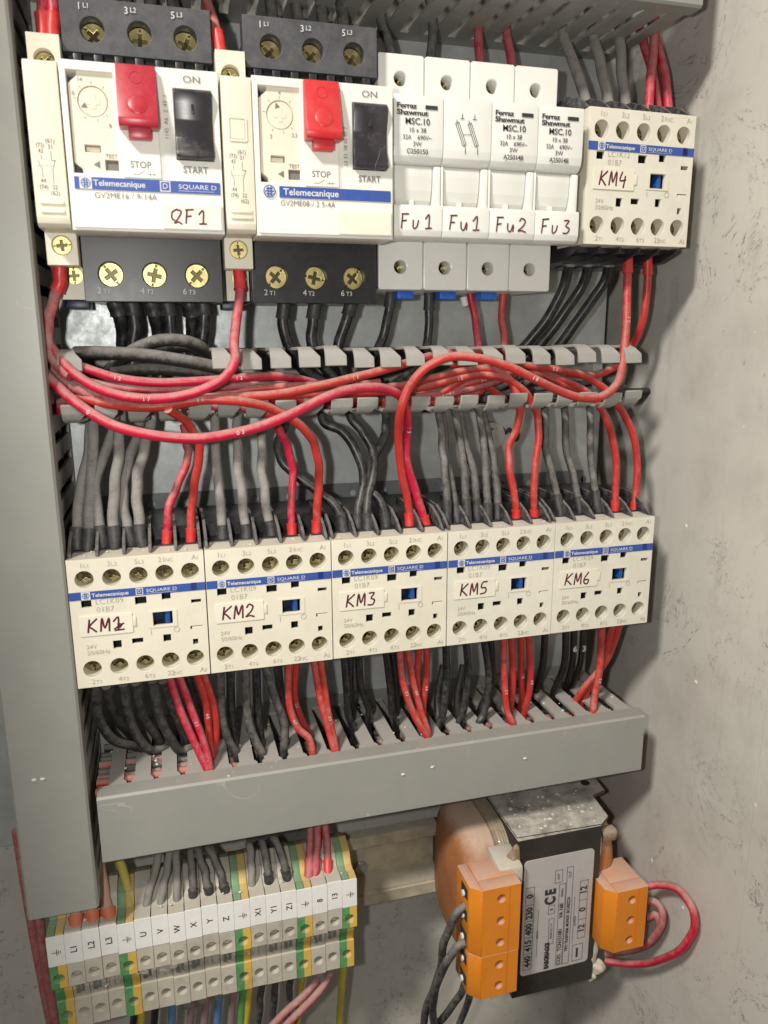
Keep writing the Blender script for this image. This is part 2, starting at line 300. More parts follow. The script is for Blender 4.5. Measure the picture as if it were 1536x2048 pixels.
def tag(o, label, cat, group=None, kind=None):
    if label: o['label'] = label
    if cat: o['category'] = cat
    if group: o['group'] = group
    if kind: o['kind'] = kind
    return o
def thing(name, loc, label, cat, group=None, rz=0.0):
    o = bpy.data.objects.new(name, None); COL.objects.link(o); o.empty_display_size = 0.01
    o.location = P(*loc); o.rotation_euler = (0, 0, rz); return tag(o, label, cat, group)
def child(name, mesh, parent, loc=(0, 0, 0), roty=0.0, m=None):
    o = bpy.data.objects.new(name, mesh); COL.objects.link(o); o.location = P(*loc); o.rotation_euler = (0, roty, 0); o.parent = parent
    return o

def at(u, v, d):                                  # image pixel (u,v) back-projected to assumed depth d gives x, z in mm
    a, b = (u - 768) / FOC, (v - 1024) / FOC
    r = [ROT[0][i] * a + ROT[1][i] * b + ROT[2][i] for i in range(3)]
    t = (d - CAM[1]) / r[1]
    return (CAM[0] + t * r[0], d, CAM[2] + t * r[2])

# ------------------------------------------------------------------ screws shared by many devices
def screw_mesh(name, r, m):
    b = MB(); w = r * 0.19; l = r * 0.64; s = r * 0.10
    cross = [(w, w), (w, l), (-w, l), (-w, w), (-l, w), (-l, -w), (-w, -w), (-w, -l), (w, -l), (w, -w), (l, -w), (l, w)]
    a0, a1 = r * .70, r * .97
    slots = [rect(a0, a1, -s, s), rect(-a1, -a0, -s, s)]
    b.plate(circ(0, 0, r, 28), [cross] + slots, -0.9, 0.7, 0.10)
    nb = len(b.bm.faces)
    b.cyl((0, -1.4, 0), r * 0.97, 0.9)
    b.bm.faces.ensure_lookup_table()
    for f in b.bm.faces[nb:]: f.material_index = 1
    me = b.mesh(name); me.materials.append(MT[m]); me.materials.append(MT['screwshade']); return me
SCREW_BIG = screw_mesh('terminal_screw', 3.7, 'gold')
SCREW_MID = screw_mesh('terminal_screw', 3.0, 'nickel')
SCREW_BRASS = screw_mesh('terminal_screw', 2.7, 'gold')
def add_screw(par, me, x, d, z): return child('terminal_screw', me, par, (x, d, z), random.uniform(0, 3.1))

# ------------------------------------------------------------------ cabinet, mounting plate, rails
cab = thing('electrical_cabinet', (110, -18, 0), 'grey painted steel cabinet interior with dirty right wall behind the wiring', 'cabinet')
ORG = (110, -18, 0)
MB().box(-110, 248, -20, -18, -420, 420).build('back_panel', 'wall', cab, ORG, (0, 0, 0))
b = MB(); b.poly([(247, -18), (244.6, -18), (244.6, -16.5), (246.0, 10), (247, 40), (246.7, 40.4), (247.0, 107), (246.6, 107.5), (247.9, 480), (250, 480), (250, -18)], -420, 420)
b.build('side_panel', 'wall', cab, ORG, (0, 0, 0), ang=0.2)
MB().box(-112, -110, -20, 200, -420, 420).build('side_panel', 'wall', cab, ORG, (0, 0, 0))  # unseen left wall, made deep enough to block the room lamp at lower left

mp = thing('mounting_plate', (80, -2, 80), 'galvanised steel mounting plate behind the devices, shining at left', 'mounting plate')
O = (80, -2, 80)
b = MB(); b.plate(rect(-66, 234, -96, 330), [], -2, 0, 0); b.build('plate', 'galv', mp, O, (0, 0, 0))
bx = at(985, 872, 1.5)
b = MB(); b.plate(circ(bx[0], bx[2], 6.2, 32), [circ(bx[0], bx[2], 3.2)], 0.1, 1.2, 0.2); b.cyl((bx[0], 1.5, bx[2]), 3.6, 3.6, 'd', 6, bev=0.3)
b.build('plate_bolt', 'steel', mp, O, (0, 0, 0))
b = MB(); q = [at(u, v, 0)[::2] for u, v in ((1004, 856), (1012, 866), (1018, 858), (1026, 868), (1036, 868), (1032, 880), (1020, 872))]; b.stroke(q, 0.9, 0.15, 0.1); b.build('marker_scribble', 'ink', mp, O, (0, 0, 0))

# DIN rail of the contactor row: lower edge of it is hidden, the perforated upper strip shows behind the wires
rl_ = thing('mounting_rail', (110, 0, 30), 'dark perforated rail strip behind the lower contactor row', 'rail')
O = (110, 0, 30)
holes = [circ(-1 + 14.2 * k, 51.2, 1.6, 14) for k in range(17)]
keys = []
b = MB(); b.plate(rect(-6, 226, 46.5, 55.5), holes, 0.4, 1.6, 0.1); b.box(-6, 226, 1.6, 7.0, 45.3, 46.4); b.box(-6, 226, 5.8, 7.0, 40, 45.3); b.box(-6, 226, 0.4, 1.6, 12, 45)
b.build('rail_strip', 'rail', rl_, O, (0, 0, 0))
b = MB(); b.box(-6, 232, 0.4, 1.6, 160, 186); b.box(-6, 232, 1.6, 7.2, 186, 187.2); b.box(-6, 232, 1.6, 7.2, 158.8, 160); b.box(-6, 232, 6, 7.2, 187.2, 192); b.box(-6, 232, 6, 7.2, 154, 158.8)
tag(b.build('mounting_rail', 'galv', None, (110, 0, 172)), 'metal rail hidden behind the breakers and fuse holders', 'rail')

tr = thing('terminal_rail', (60, -16, -131), 'yellowish zinc rail with a screw, right of the terminal blocks', 'rail')
O = (60, -16, -131)
b = MB()
b.box(-26, 152, 0.2, 1.4, -143, -119); b.box(-26, 152, 1.4, 14, -119, -117.8, 0); b.box(-26, 152, 1.4, 14, -144.2, -143)
b.box(-26, 152, 13.6, 15, -117.8, -112.2); b.box(-26, 152, 13.6, 15, -150, -144.2)
b.build('rail_profile', 'zinc', tr, O, (0, 0, 0))
sx = at(722, 1737, 3)
b = MB(); b.cyl((sx[0], 2.4, sx[2]), 3.4, 2.0, 'd', 24, bev=0.5); b.box(sx[0] - 2.4, sx[0] + 2.4, 3.3, 3.6, sx[2] - .35, sx[2] + .35)
b.build('rail_screw', 'steel', tr, O, (0, 0, 0))
b = MB(); b.box(60, 90, -16, 0.2, -140, -122); b.build('spacer', 'rail', tr, O, (0, 0, 0))

# ------------------------------------------------------------------ slotted wiring ducts
def comb(b, axis, fixed, a0, a1, starts, slot, d_lo, d_neck, d_hi, th, sgn, neck=1.9, top=None):
    """duct wall with slots; axis 'x' = wall lies at constant z, axis 'z' = wall lies at constant x"""
    f0, f1 = (fixed - th, fixed) if sgn > 0 else (fixed, fixed + th)
    def bx_(p, q, d0, d1):
        if q - p < 0.05: return
        if axis == 'x': b.box(p, q, d0, d1, f0, f1)
        else: b.box(f0, f1, d0, d1, p, q)
    bx_(a0, a1, 0, d_lo)
    cur = a0
    for c in starts:
        bx_(cur, c - slot / 2, d_lo, d_neck); cur = c + slot / 2
    bx_(cur, a1, d_lo, d_neck)
    cur = a0
    for c in starts:                             # narrow neck, corners eased by a small step
        bx_(cur, c - neck / 2 - 0.5, d_neck, d_neck + 1.0); cur = c + neck / 2 + 0.5
    bx_(cur, a1, d_neck, d_neck + 1.0)
    cur = a0
    for c in starts:
        bx_(cur, c - neck / 2, d_neck + 1.0, d_hi); cur = c + neck / 2
    bx_(cur, a1, d_neck + 1.0, d_hi)
    if top: bx_(a0, a1, d_hi, top)

# lower duct with its cover
du = thing('wiring_duct', (110, 0, -57), 'long grey horizontal wiring duct with closed cover, below the contactor row', 'cable duct')
O = (110, 0, -57)
sl = [32.9 + 9.81 * k for k in range(-3, 20)]
b = MB(); comb(b, 'x', -44.6, 6.0, 227.6, [q for q in sl if q > 12], 4.1, 10, 47.5, 52, 1.3, 1); b.build('slotted_wall', 'ductdirty', du, O, (0, 0, 0))
b = MB(); comb(b, 'x', -69.4, 2, 227.6, sl, 3.5, 10, 47.5, 52, 1.3, -1); b.build('slotted_wall', 'duct', du, O, (0, 0, 0))
MB().box(-1, 227.6, 0.1, 1.6, -68, -46).build('duct_base', 'duct', du, O, (0, 0, 0))
b = MB(); b.prof([(52.2, -43.4), (59.2, -43.4), (60, -44.2), (60, -69.6), (59.2, -70.4), (52.2, -70.4), (52.2, -69.6), (58.6, -69.6), (58.6, -44.2), (52.2, -44.2)], 2.6, 228.6, 0.0)
b.build('duct_cover', 'cover', du, O, (0, 0, 0), ang=20)

# upper duct, only its underside and right end show
du = thing('wiring_duct', (110, 0, 250), 'dark grey slotted wiring duct along the top edge above the breakers', 'cable duct')
O = (110, 0, 250)
sl = [6 + 9.81 * k for k in range(0, 23)]
b = MB(); comb(b, 'x', 233.4, -1, 228.6, sl, 3.6, 8, 48, 52.5, 1.3, -1); b.build('slotted_wall', 'ductdirty', du, O, (0, 0, 0))
b = MB(); comb(b, 'x', 268, -1, 228.6, sl, 3.6, 8, 48, 52.5, 1.3, 1); b.build('slotted_wall', 'duct', du, O, (0, 0, 0))
MB().box(-1, 228.6, 0.1, 1.6, 234.7, 266.7).build('duct_base', 'duct', du, O, (0, 0, 0))
b = MB(); b.prof([(52.8, 232.4), (59.2, 232.4), (60, 233.2), (60, 268), (59.2, 269), (52.8, 269), (52.8, 268), (58.6, 268), (58.6, 233.4), (52.8, 233.4)], -1, 229.2)
b.build('duct_cover', 'cover', du, O, (0, 0, 0), ang=20)

# vertical duct at left
du = thing('wiring_duct', (-12, 0, 80), 'tall vertical grey wiring duct with plain cover at the left edge', 'cable duct')
O = (-12, 0, 80)
sl = [-82 + 9.81 * k for k in range(0, 36)]
b = MB(); comb(b, 'z', -1.2, -88, 268, sl, 3.8, 6, 47, 52, 1.3, 1); b.build('slotted_wall', 'ductdirty', du, O, (0, 0, 0))
b = MB(); comb(b, 'z', -24, -88, 268, sl, 3.8, 6, 47, 52, 1.3, -1); b.build('slotted_wall', 'ductdirty', du, O, (0, 0, 0))
MB().box(-22.5, -2.7, 0.1, 1.6, -88, 268).build('duct_base', 'duct', du, O, (0, 0, 0))
b = MB(); b.poly([(-24.8, 52.2), (-24.8, 59.2), (-24.0, 60), (-1.0, 60), (-0.2, 59.2), (-0.2, 52.2), (-1.0, 52.2), (-1.0, 58.6), (-24.0, 58.6), (-24.0, 52.2)], -88.2, 270)
b.build('duct_cover', 'cover', du, O, (0, 0, 0), ang=20)

# middle duct without its cover: curled finger tips hold the wires
du = thing('wiring_duct', (110, 0, 103), 'open grey wiring duct without cover, its curled fingers holding red wires', 'cable duct')
O = (110, 0, 103)
MB().box(1, 228, 0.1, 1.6, 93.5, 111.5).build('duct_base', 'duct', du, O, (0, 0, 0))
def fingers(zw, sgn, xs):
    b = MB()
    zi = zw - sgn * 1.2; LP = 6.3 if sgn > 0 else 5.6
    b.box(1, 228, 0.1, 10, min(zw, zi), max(zw, zi))
    b.build('slotted_wall', 'duct', du, O, (0, 0, 0))
    for x in xs:
        b = MB(); j = random.uniform(-1.0, 1.0); jd = random.uniform(-1.3, 1.3); w = 3.8 + random.uniform(-.25, .2); x += random.uniform(-.4, .4)
        bm_ = bmesh.new(); prof = [(10, zw), (44 + jd, zw + j * .4 + sgn * .5), (49 + jd, zw + sgn * .7 + j * .5), (52.0 + jd, zw - sgn * .5 + j * .5), (53.4 + jd, zw - sgn * 2.6 + j * .5), (54.0 + jd, zw - sgn * LP + j * .5)]
        wd = [w, w - 0.2, w * 0.62, w * 0.75, w, w]; off = [0, 0, -0.9, -0.6, 0.3, 0.3]
        pr = []
        for i, ((d, z), hw, of) in enumerate(zip(prof, wd, off)):
            p0 = prof[max(i - 1, 0)]; p1 = prof[min(i + 1, len(prof) - 1)]; td, tz = p1[0] - p0[0], p1[1] - p0[1]; l = math.hypot(td, tz)
            nd, nz = (tz / l) * sgn, (-td / l) * sgn          # inward normal
            pr.append([(x + of - hw, d, z), (x + of + hw, d, z), (x + of + hw, d + nd * 1.2, z + nz * 1.2), (x + of - hw, d + nd * 1.2, z + nz * 1.2)])
        V = [[bm_.verts.new((q[0], -q[1], q[2])) for q in ring] for ring in pr]
        for a, c in zip(V, V[1:]):
            for k in range(4): bm_.faces.new((a[k], a[(k + 1) % 4], c[(k + 1) % 4], c[k]))
        bm_.faces.new(V[0]); bm_.faces.new(V[-1]); bmesh.ops.recalc_face_normals(bm_, faces=bm_.faces[:])
        bmesh.ops.bevel(bm_, geom=bm_.edges[:], offset=0.22, segments=1, affect='EDGES')
        b.add(bm_); b.build('duct_finger', 'duct', du, O, (0, 0, 0))
fingers(114.2, 1, [6.5] + [55.2 + 9.95 * k for k in range(0, 17)])
fingers(91.2, -1, [6.4 + 10.0 * k for k in range(0, 22)])

# ------------------------------------------------------------------ contactors
XS = [5.3, 14.1, 22.8, 31.4, 40.0]
ZT, ZB = 39.1, 6.7
SQ = [rect(3.5, 7.0, 29.0, 31.8), rect(20.9, 24.9, 28.5, 31.5), rect(29.8, 33.0, 29.4, 32.2), rect(39.9, 41.9, 32.2, 34.9), rect(39.6, 43.2, 27.2, 28.8),
      [(38.8, 19.0), (43.3, 19.0), (43.3, 18.4), (39.6, 18.4), (39.6, 17.4), (38.8, 17.4)], rect(39.4, 41.4, 11.6, 14.0),
      rect(12.6, 15.6, 13.2, 16.4), rect(18.9, 22.8, 14.3, 16.5), rect(29.4, 32.2, 13.8, 16.8), rect(26.4, 33.2, 20.2, 25.4)]
def contactor_meshes():
    R = {}
    holes = [circ(x, z, 3.15, 28) for x in XS for z in (ZT, ZB)] + SQ
    b = MB(); b.plate(rect(0.1, 44.7, 0.1, 46.0), holes, 58.5, 60, 0.12); b.plate(rect(0.1, 44.7, 0.1, 46.0), [rect(1.1, 43.7, 1.1, 45.0)], 41, 58.45)
    for x in XS:
        for z in (ZT, ZB): b.plate(circ(x, z, 3.75, 24), [circ(x, z, 3.08, 24)], 53.6, 58.6)
    R['front_cover'] = (b.mesh('front_cover'), 'cream')
    b = MB(); b.box(0.4, 44.4, 8, 49.5, -2.0, 46.5, 0.4); b.box(1.4, 43.4, 49.5, 51.6, 1.4, 44.7); b.box(0.4, 44.4, 8, 40.8, -5, 51)
    for x in [0.2, 44.6]: b.box(min(x, x + .7), max(x, x + .7) if x < 1 else x, 40, 41, 0, 46)
    R['base_body'] = (b.mesh('base_body'), 'black')
    for i, x in enumerate([0.9, 9.7, 18.45, 27.1, 35.7, 43.9]):
        b = MB(); b.prof([(57.5, 46.3), (56.8, 47.4), (52, 50.6), (44, 53.4), (24, 53.6), (24, 46.6), (40, 46.6)], x - 0.55, x + 0.55, 0.15)
        R['terminal_barrier', i] = (b.mesh('terminal_barrier'), 'blackdust')
        b = MB(); b.prof([(56, -0.2), (55.5, -1.6), (46, -4.6), (24, -5.6), (24, -0.2)], x - 0.55, x + 0.55, 0.15)
        R['terminal_barrier', i + 10] = (b.mesh('terminal_barrier'), 'black')
    b = MB(); b.plate(rect(0.05, 44.75, 32.0, 34.85), [SQ[3]], 60.1, 60.22); R['brand_band'] = (b.mesh('brand_band'), 'blue')
    b = MB(); b.plate(rect(3.9, 6.8, 32.05, 34.8), [], 60.22, 60.3)
    b.text('Telemecanique', 7.2, 33.35, 1.32, 60.26, 'LEFT', bold=0.03, sx=1.07)
    b.plate(rect(21.5, 23.9, 32.2, 34.65), [rect(21.75, 23.65, 32.45, 34.4)], 60.22, 60.3); b.text('D', 22.7, 33.42, 1.3, 60.26)
    b.text('SQUARE D', 24.9, 33.45, 1.15, 60.26, 'LEFT', sx=1.35, bold=0.0); b.plate(rect(24.9, 35.2, 32.42, 32.5), [], 60.22, 60.3)
    R['band_lettering'] = (b.mesh('band_lettering'), 'inkwhite')
    b = MB(); b.plate(circ(5.35, 33.42, 1.15, 24), [circ(5.35, 33.42, 0.98, 24)], 60.3, 60.36)
    for zz, hw in ((34.0, .62), (33.42, .8), (32.85, .62)): b.plate(rect(5.35 - hw, 5.35 + hw, zz - .11, zz + .11), [], 60.3, 60.36)
    b.plate(rect(5.0, 5.2, 32.6, 34.25), [], 60.37, 60.4); b.plate(rect(5.5, 5.7, 32.6, 34.25), [], 60.37, 60.4)
    R['band_emblem'] = (b.mesh('band_emblem'), 'blue')
    b = MB()
    for row, (names, z, e) in enumerate(((['1L1', '3L2', '5L3', '21NC', 'A1'], 44.1, 0), (['2T1', '4T2', '6T3', '22NC', 'A2'], 2.0, 0.6))):
        b = MB()
        for x, tt, dx in zip(XS, names, [0.3, 0.3, 0.4, 0.4, 2.4]):
            b.text(tt[0] if len(tt) < 4 else tt[:2], x + dx + e - (0.9 if len(tt) < 4 else 1.1), z, 1.85, 60.16, 'CENTER', bold=-0.02)
            b.text(tt[1:] if len(tt) < 4 else tt[2:], x + dx + e - (0.2 if len(tt) < 4 else 0.1), z - .2, 1.4, 60.16, 'LEFT', bold=-0.02)
        R['terminal_numbers', row] = (b.mesh('terminal_numbers'), 'inkgrey')
    b = MB(); b.text('24V', 4.0, 14.9, 1.5, 60.16, 'LEFT', bold=-0.02); b.text('50/60Hz', 4.0, 12.7, 1.6, 60.16, 'LEFT', bold=-0.02)
    b.plate(rect(25.5, 25.7, 17.2, 19.0), [], 60.12, 60.18); b.plate(circ(34.2, 18.3, 1.0, 20), [circ(34.2, 18.3, 0.82, 20)], 60.12, 60.18)
    R['coil_rating'] = (b.mesh('coil_rating'), 'inkgrey')
    b = MB(); b.plate(rrect(2.6, 19.6, 19.0, 26.1, 0.2), [], 60.1, 60.45, 0.08); R['marker_label'] = (b.mesh('marker_label'), 'paper')
    b = MB(); b.box(19.7, 20.9, 60, 60.5, 21, 24.6, 0.2)
    b.plate(rect(24.9, 34.6, 19.7, 25.8), [rect(26.4, 33.2, 20.2, 25.4)], 60.1, 60.3, 0.05)
    R['window_frame'] = (b.mesh('window_frame'), 'cream')
    b = MB(); b.box(26.5, 33.1, 53, 55.2, 20.3, 25.3); R['slider_bed'] = (b.mesh('slider_bed'), 'bluedark')
    b = MB(); b.poly([(30.4, 55.2), (30.2, 57.2), (30.6, 58.8), (31.4, 59.2), (32.2, 58.8), (32.6, 57.4), (32.6, 55.2)], 20.5, 25.0, 0.15); R['position_indicator'] = (b.mesh('position_indicator'), 'bluetab')
    for k, (me, m) in R.items(): me.materials.append(MT[m])
    return R
CM = contactor_meshes()
LETTER = {'I': [[(.0, .65), (.45, 1), (.5, 0)], [(.1, .02), (1.2, .05)], [(.1, .1), (.6, .3), (1.1, .5)], [(.4, .45), (.9, .42), (.6, .15)]],
          'K': [[(0, 0), (.15, 1)], [(.95, 1.0), (.1, .42), (.3, .38), (.9, .0)]], 'M': [[(0, 0), (.1, 1), (.45, .25), (.85, 1), (.95, 0)]],
          '1': [[(.0, .65), (.45, 1), (.5, 0)], [(.1, .02), (.9, .05)]], '2': [[(.05, .75), (.3, 1), (.75, .85), (.65, .5), (.0, .05), (.4, .12), (1, .0)]],
          '3': [[(.05, .95), (.7, .95), (.35, .55), (.8, .4), (.6, .05), (.0, .05)]], '4': [[(.3, 1), (.05, .4), (.9, .45)], [(.75, .75), (.65, -.1)]],
          '5': [[(.9, 1), (.25, .95), (.15, .55), (.7, .5), (.75, .15), (.0, .0)]], '6': [[(.6, 1), (.1, .5), (.1, .12), (.55, .0), (.7, .3), (.15, .35)]],
          'Q': [[(.55, 1), (.05, .8), (.0, .35), (.3, .2)], [(.5, .95), (.9, .85), (.75, .5), (.3, .0), (.6, .1), (1.05, -.05)]],
          'F': [[(.1, 0), (.15, 1)], [(.0, .98), (.85, 1.02)], [(.1, .5), (.65, .55)]],
          'u': [[(.0, .6), (.1, .1), (.4, .0), (.7, .55), (.75, .0)]], 'U': [[(0, .62), (.12, .02), (.45, .1), (.62, .6)]], 'o': [[(.05, .6), (.1, .05), (.5, .05), (.6, .5), (.2, .45), (.3, .0)]]}
def handwrite(b, txt, x, z, h, w, gap, d, r=0.28):
    for ch in txt:
        for st in LETTER[ch]:
            b.stroke([(x + px_ * w + random.uniform(-.03, .03) * w + pz_ * h * 0.08, z + pz_ * h + random.uniform(-.02, .02) * h) for px_, pz_ in st], r, d)
        x += w + gap
def contactor(label, x, z, hand, model, rz=0.0, full=False):
    t = thing('contactor', (x, 0, z), label, 'contactor', 'contactors with handwritten KM labels', rz)
    for k, (me, m) in CM.items():
        o = child(k if isinstance(k, str) else k[0], me, t)
        if k == 'front_cover' and hand in ('KM5', 'KM6', 'KM4'): o.material_slots[0].link = 'OBJECT'; o.material_slots[0].material = MT['creampale']
    b = MB(); b.text(model, 8.1, 30.9, 1.95, 60.16, 'LEFT', bold=-0.03, sx=0.98, spacing=1.05); b.text('01B7', 8.3, 28.1, 1.95, 60.16, 'LEFT', bold=-0.03, spacing=1.05)
    b.build('type_lettering', 'inkgrey', t)
    b = MB(); handwrite(b, hand, 5.0, 20.2, 4.9, 3.1, 1.0, 60.48, 0.33); b.build('handwriting', 'marker', t)
    for xx in XS:
        for zz in (ZT, ZB): add_screw(t, SCREW_MID, xx, 53.6, zz)
    return t
contactor('contactor KM1, leftmost of the lower row, hand-marked KM1 over a correction', 0.2, -0.2, 'KMI', 'LC1K09')
contactor('cream contactor hand-marked KM2, second from left in the lower row', 45.4, -0.2, 'KM2', 'LC1K09')
contactor('cream contactor hand-marked KM3 in the middle of the lower row', 90.6, -0.1, 'KM3', 'LC1K09')
contactor('cream contactor hand-marked KM5 between KM3 and KM6', 135.9, -0.1, 'KM5', 'LC1K09')
contactor('cream contactor hand-marked KM6 at the right end of the lower row', 181.0, 0, 'KM6', 'LC1K09')
contactor('lone cream contactor hand-marked KM4 at top right beside the fuse holders', 184.8, 151.3, 'KM4', 'LC1K12', rz=0.029)

# ------------------------------------------------------------------ motor circuit breakers
def breaker(label, x, first):
    z0 = 130.0
    t = thing('motor_circuit_breaker', (x, 0, z0), label, 'circuit breaker', 'motor circuit breakers with red and black buttons')
    def bd(b, name, m, par=None): return b.build(name, m, par or t)
    b = MB(); b.box(0.6, 43.9, 8, 42, 0.6, 84, 0.5); b.box(1.2, 43.3, 42, 54, 21, 64); b.box(1.2, 43.3, 42, 46, 64, 73.5)
    for i in range(7): b.box(3 + i * 6, 5.5 + i * 6, 46, 52, 65.5, 72.5, 0.2)
    bd(b, 'body', 'black')
    SX = [8.6, 22.4, 36.2]
    b = MB(); b.plate(rect(0.3, 44.3, 0.2, 20.6), [circ(xx, 8.7, 4.1, 28) for xx in SX], 42.2, 48, 0.2); lo = bd(b, 'terminal_shroud', 'black')
    b = MB(); b.plate(rect(0.3, 44.3, 73.6, 88.4), [circ(xx + .4, 80, 3.8, 28) for xx in SX], 42.2, 50, 0.2); hi = bd(b, 'terminal_shroud', 'slate')
    for xx in SX:
        add_screw(t, SCREW_BIG, xx, 44.6, 8.7); add_screw(t, SCREW_BIG, xx + .4, 44.0, 79.6)
    b = MB()
    for xx, n, l in zip([4.0, 17.6, 31.2], '246', ['T1', 'T2', 'T3']): b.text(n, xx, 3.4, 2.0, 48.4, 'LEFT'); b.text(l, xx + 1.9, 3.2, 1.5, 48.4, 'LEFT')
    b.build('terminal_numbers', 'inkwhite', lo)
    b = MB()
    for xx, n, l in zip([5.0, 18.6, 32.4], '135', ['L1', 'L2', 'L3']): b.text(n, xx, 85.9, 2.0, 50.4, 'LEFT'); b.text(l, xx + 1.8, 86.2, 1.4, 50.4, 'LEFT')
    b.build('terminal_numbers', 'inkwhite', hi)
    # front with recess for the setting panel and the start button well
    b = MB(); b.plate(rect(0.4, 44.2, 19.8, 65.2), [rect(1.6, 14.9, 35.2, 63.2), rect(31.0, 42.6, 40.2, 60.3)], 54.2, 69, 0.25)
    b.plate(rect(26.9, 27.1, 35, 64.5), [], 69.25, 69.3); b.plate(rrect(15.6, 26.4, 34.9, 64.8, 0.3), [], 69.26, 69.5, 0.08)
    b.plate(rrect(0.7, 43.9, 20.4, 28.0, 0.4), [], 69.26, 70.1, 0.15)
    fr = bd(b, 'front_cover', 'face')
    b = MB(); b.plate([(4.6, 35.4), (14.7, 35.4), (14.7, 63.0), (4.8, 63.0), (4.6, 61.6), (2.3, 59.6), (2.3, 38.6), (4.4, 37.0)], [circ(8.6, 55.2, 4.3, 32), rrect(5.2, 9.9, 41.4, 43.7, .3), rrect(10.6, 14.6, 36.6, 39.8, .2)], 62, 67.6, 0.12)
    pn = bd(b, 'setting_panel', 'aux')
    MB().box(1.7, 14.8, 61.0, 61.9, 35.3, 63.1).build('panel_well', 'slate', t)
    b = MB(); b.cyl((8.6, 66.2, 55.2), 4.0, 2.4, 'd', 32, bev=0.2); cr = 0.7
    b.plate([(8.6 + px_, 55.2 + pz_) for px_, pz_ in [(cr, cr), (cr, 1.9), (-cr, 1.9), (-cr, cr), (-1.9, cr), (-1.9, -cr), (-cr, -cr), (-cr, -1.9), (cr, -1.9), (cr, -cr), (1.9, -cr), (1.9, cr)]], [], 67.42, 67.55, 0.05)
    dial = bd(b, 'setting_dial', 'aux')
    b = MB(); a = 3.6 if first else 1.9; 
    b.plate([(8.6 + 3.7 * math.cos(a), 55.2 + 3.7 * math.sin(a)), (8.6 + 2.3 * math.cos(a + .35), 55.2 + 2.3 * math.sin(a + .35)), (8.6 + 2.3 * math.cos(a - .35), 55.2 + 2.3 * math.sin(a - .35))], [], 67.45, 67.6)
    b.build('dial_pointer', 'inkmid', dial)
    MB().box(10.7, 14.5, 62, 66.6, 36.7, 39.7, 0.2).build('test_tab', 'inkmid', t)
    MB().box(5.6, 9.5, 61.9, 66.0, 42.0, 43.3, 0.2).build('trip_slot', 'cream', t)
    # red stop lever, leaning out at its lower end
    b = MB(); b.prof([(69.4, 64.6), (71.2, 65.0), (74.8, 52.0), (75.6, 49.6), (75.0, 47.6), (69.4, 47.6)], 15.5, 26.6, 0.35); b.prof([(69.4, 47.7), (73.4, 47.7), (73.0, 44.9), (69.4, 44.9)], 18.0, 24.4, 0.2)
    sd = lambda z: 71.2 + (65 - z) * 3.6 / 13.0
    t_ = bmesh.new(); bmesh.ops.create_icosphere(t_, subdivisions=3, radius=1)
    for v in t_.verts: v.co = Vector((21.0 + v.co.x * 3.0, -(sd(53.6 + v.co.z * 3.0) - 0.15) + v.co.y * 0.75, 53.6 + v.co.z * 3.0))
    b.add(t_)
    b.tube([(21.0 + 1.7 * math.cos(q * .2618), sd(61.2 + 1.7 * math.sin(q * .2618)) + .02, 61.2 + 1.7 * math.sin(q * .2618)) for q in range(25)], 0.16, 6)
    st = bd(b, 'stop_lever', 'red' if first else 'redbright')
    # black start rocker, hollowed
    b = MB(); b.prof([(63, 59.9), (70.2, 59.9), (71.6, 58.6), (71.0, 56), (69.8, 51.5), (69.9, 46.5), (71.6, 42.6), (72.0, 41.2), (70.5, 40.6), (63, 40.6)], 31.3, 42.3, 0.3)
    b.box(36.2, 37.0, 70.0, 70.9, 53.0, 57.5, 0.1)
    bd(b, 'start_rocker', 'rocker')
    b = MB(); b.plate(rect(1.8 if first else 7.4, 43.6, 31.0, 34.4), [], 69.28, 69.4); band = bd(b, 'brand_band', 'blue')
    b = MB()
    if first:
        b.plate(rect(3.2, 6.6, 31.1, 34.3), [], 69.4, 69.48); b.text('Telemecanique', 7.0, 32.8, 1.7, 69.44, 'LEFT', bold=0.03, sx=1.02)
        b.plate(rect(25.9, 28.9, 31.2, 34.2), [rect(26.2, 28.6, 31.5, 33.9)], 69.4, 69.5); b.text('D', 27.4, 32.7, 1.6, 69.46)
        b.text('SQUARE D', 31.2, 32.8, 1.3, 69.44, 'LEFT', sx=1.32); b.plate(rect(31.2, 41.8, 31.6, 31.7), [], 69.4, 69.48)
    else: b.text('Telemecanique', 8.6, 32.7, 2.0, 69.44, 'LEFT', bold=0.04, sx=1.05)
    b.build('band_lettering', 'inkwhite', band)
    ex = 4.9 if first else 4.3; er = 1.35 if first else 1.9
    b = MB(); b.plate(circ(ex, 32.7, er, 28), [circ(ex, 32.7, er * .84, 28)], 69.48, 69.56)
    for k, hw in ((.42, .55), (0, .8), (-.42, .55)): b.plate(rect(ex - hw * er * .95, ex + hw * er * .95, 32.7 + k * er - .1 * er, 32.7 + k * er + .1 * er), [], 69.48, 69.56)
    for k in (-.24, .24): b.plate(rect(ex + k * er - .1 * er, ex + k * er + .1 * er, 32.7 - .75 * er, 32.7 + .75 * er), [], 69.57, 69.6)
    b.build('emblem', 'blue', fr)
    b = MB(); b.text('ON', 36.8, 62.6, 1.9, 69.3, sx=1.25); b.text('START', 36.6, 37.7, 1.9, 69.3, bold=0.04, sx=0.95); b.text('STOP', 20.8, 38.3, 1.9, 69.56, bold=0.03, sx=0.95)
    b.stroke([(18.5, 35.7), (20.2, 35.8), (21.8, 36.8)], 0.09, 69.56); b.stroke([(22.6, 35.8), (25.2, 35.8)], 0.08, 69.56); b.stroke([(23.4, 35.4), (23.4, 36.2)], 0.08, 69.56); b.stroke([(24.4, 35.4), (24.4, 36.2)], 0.08, 69.56)
    b.text('TEST', 12.6, 40.6, 1.15, 67.75); b.plate([(7.4, 38.2), (9.2, 39.2), (9.2, 37.2)], [], 67.73, 67.8)
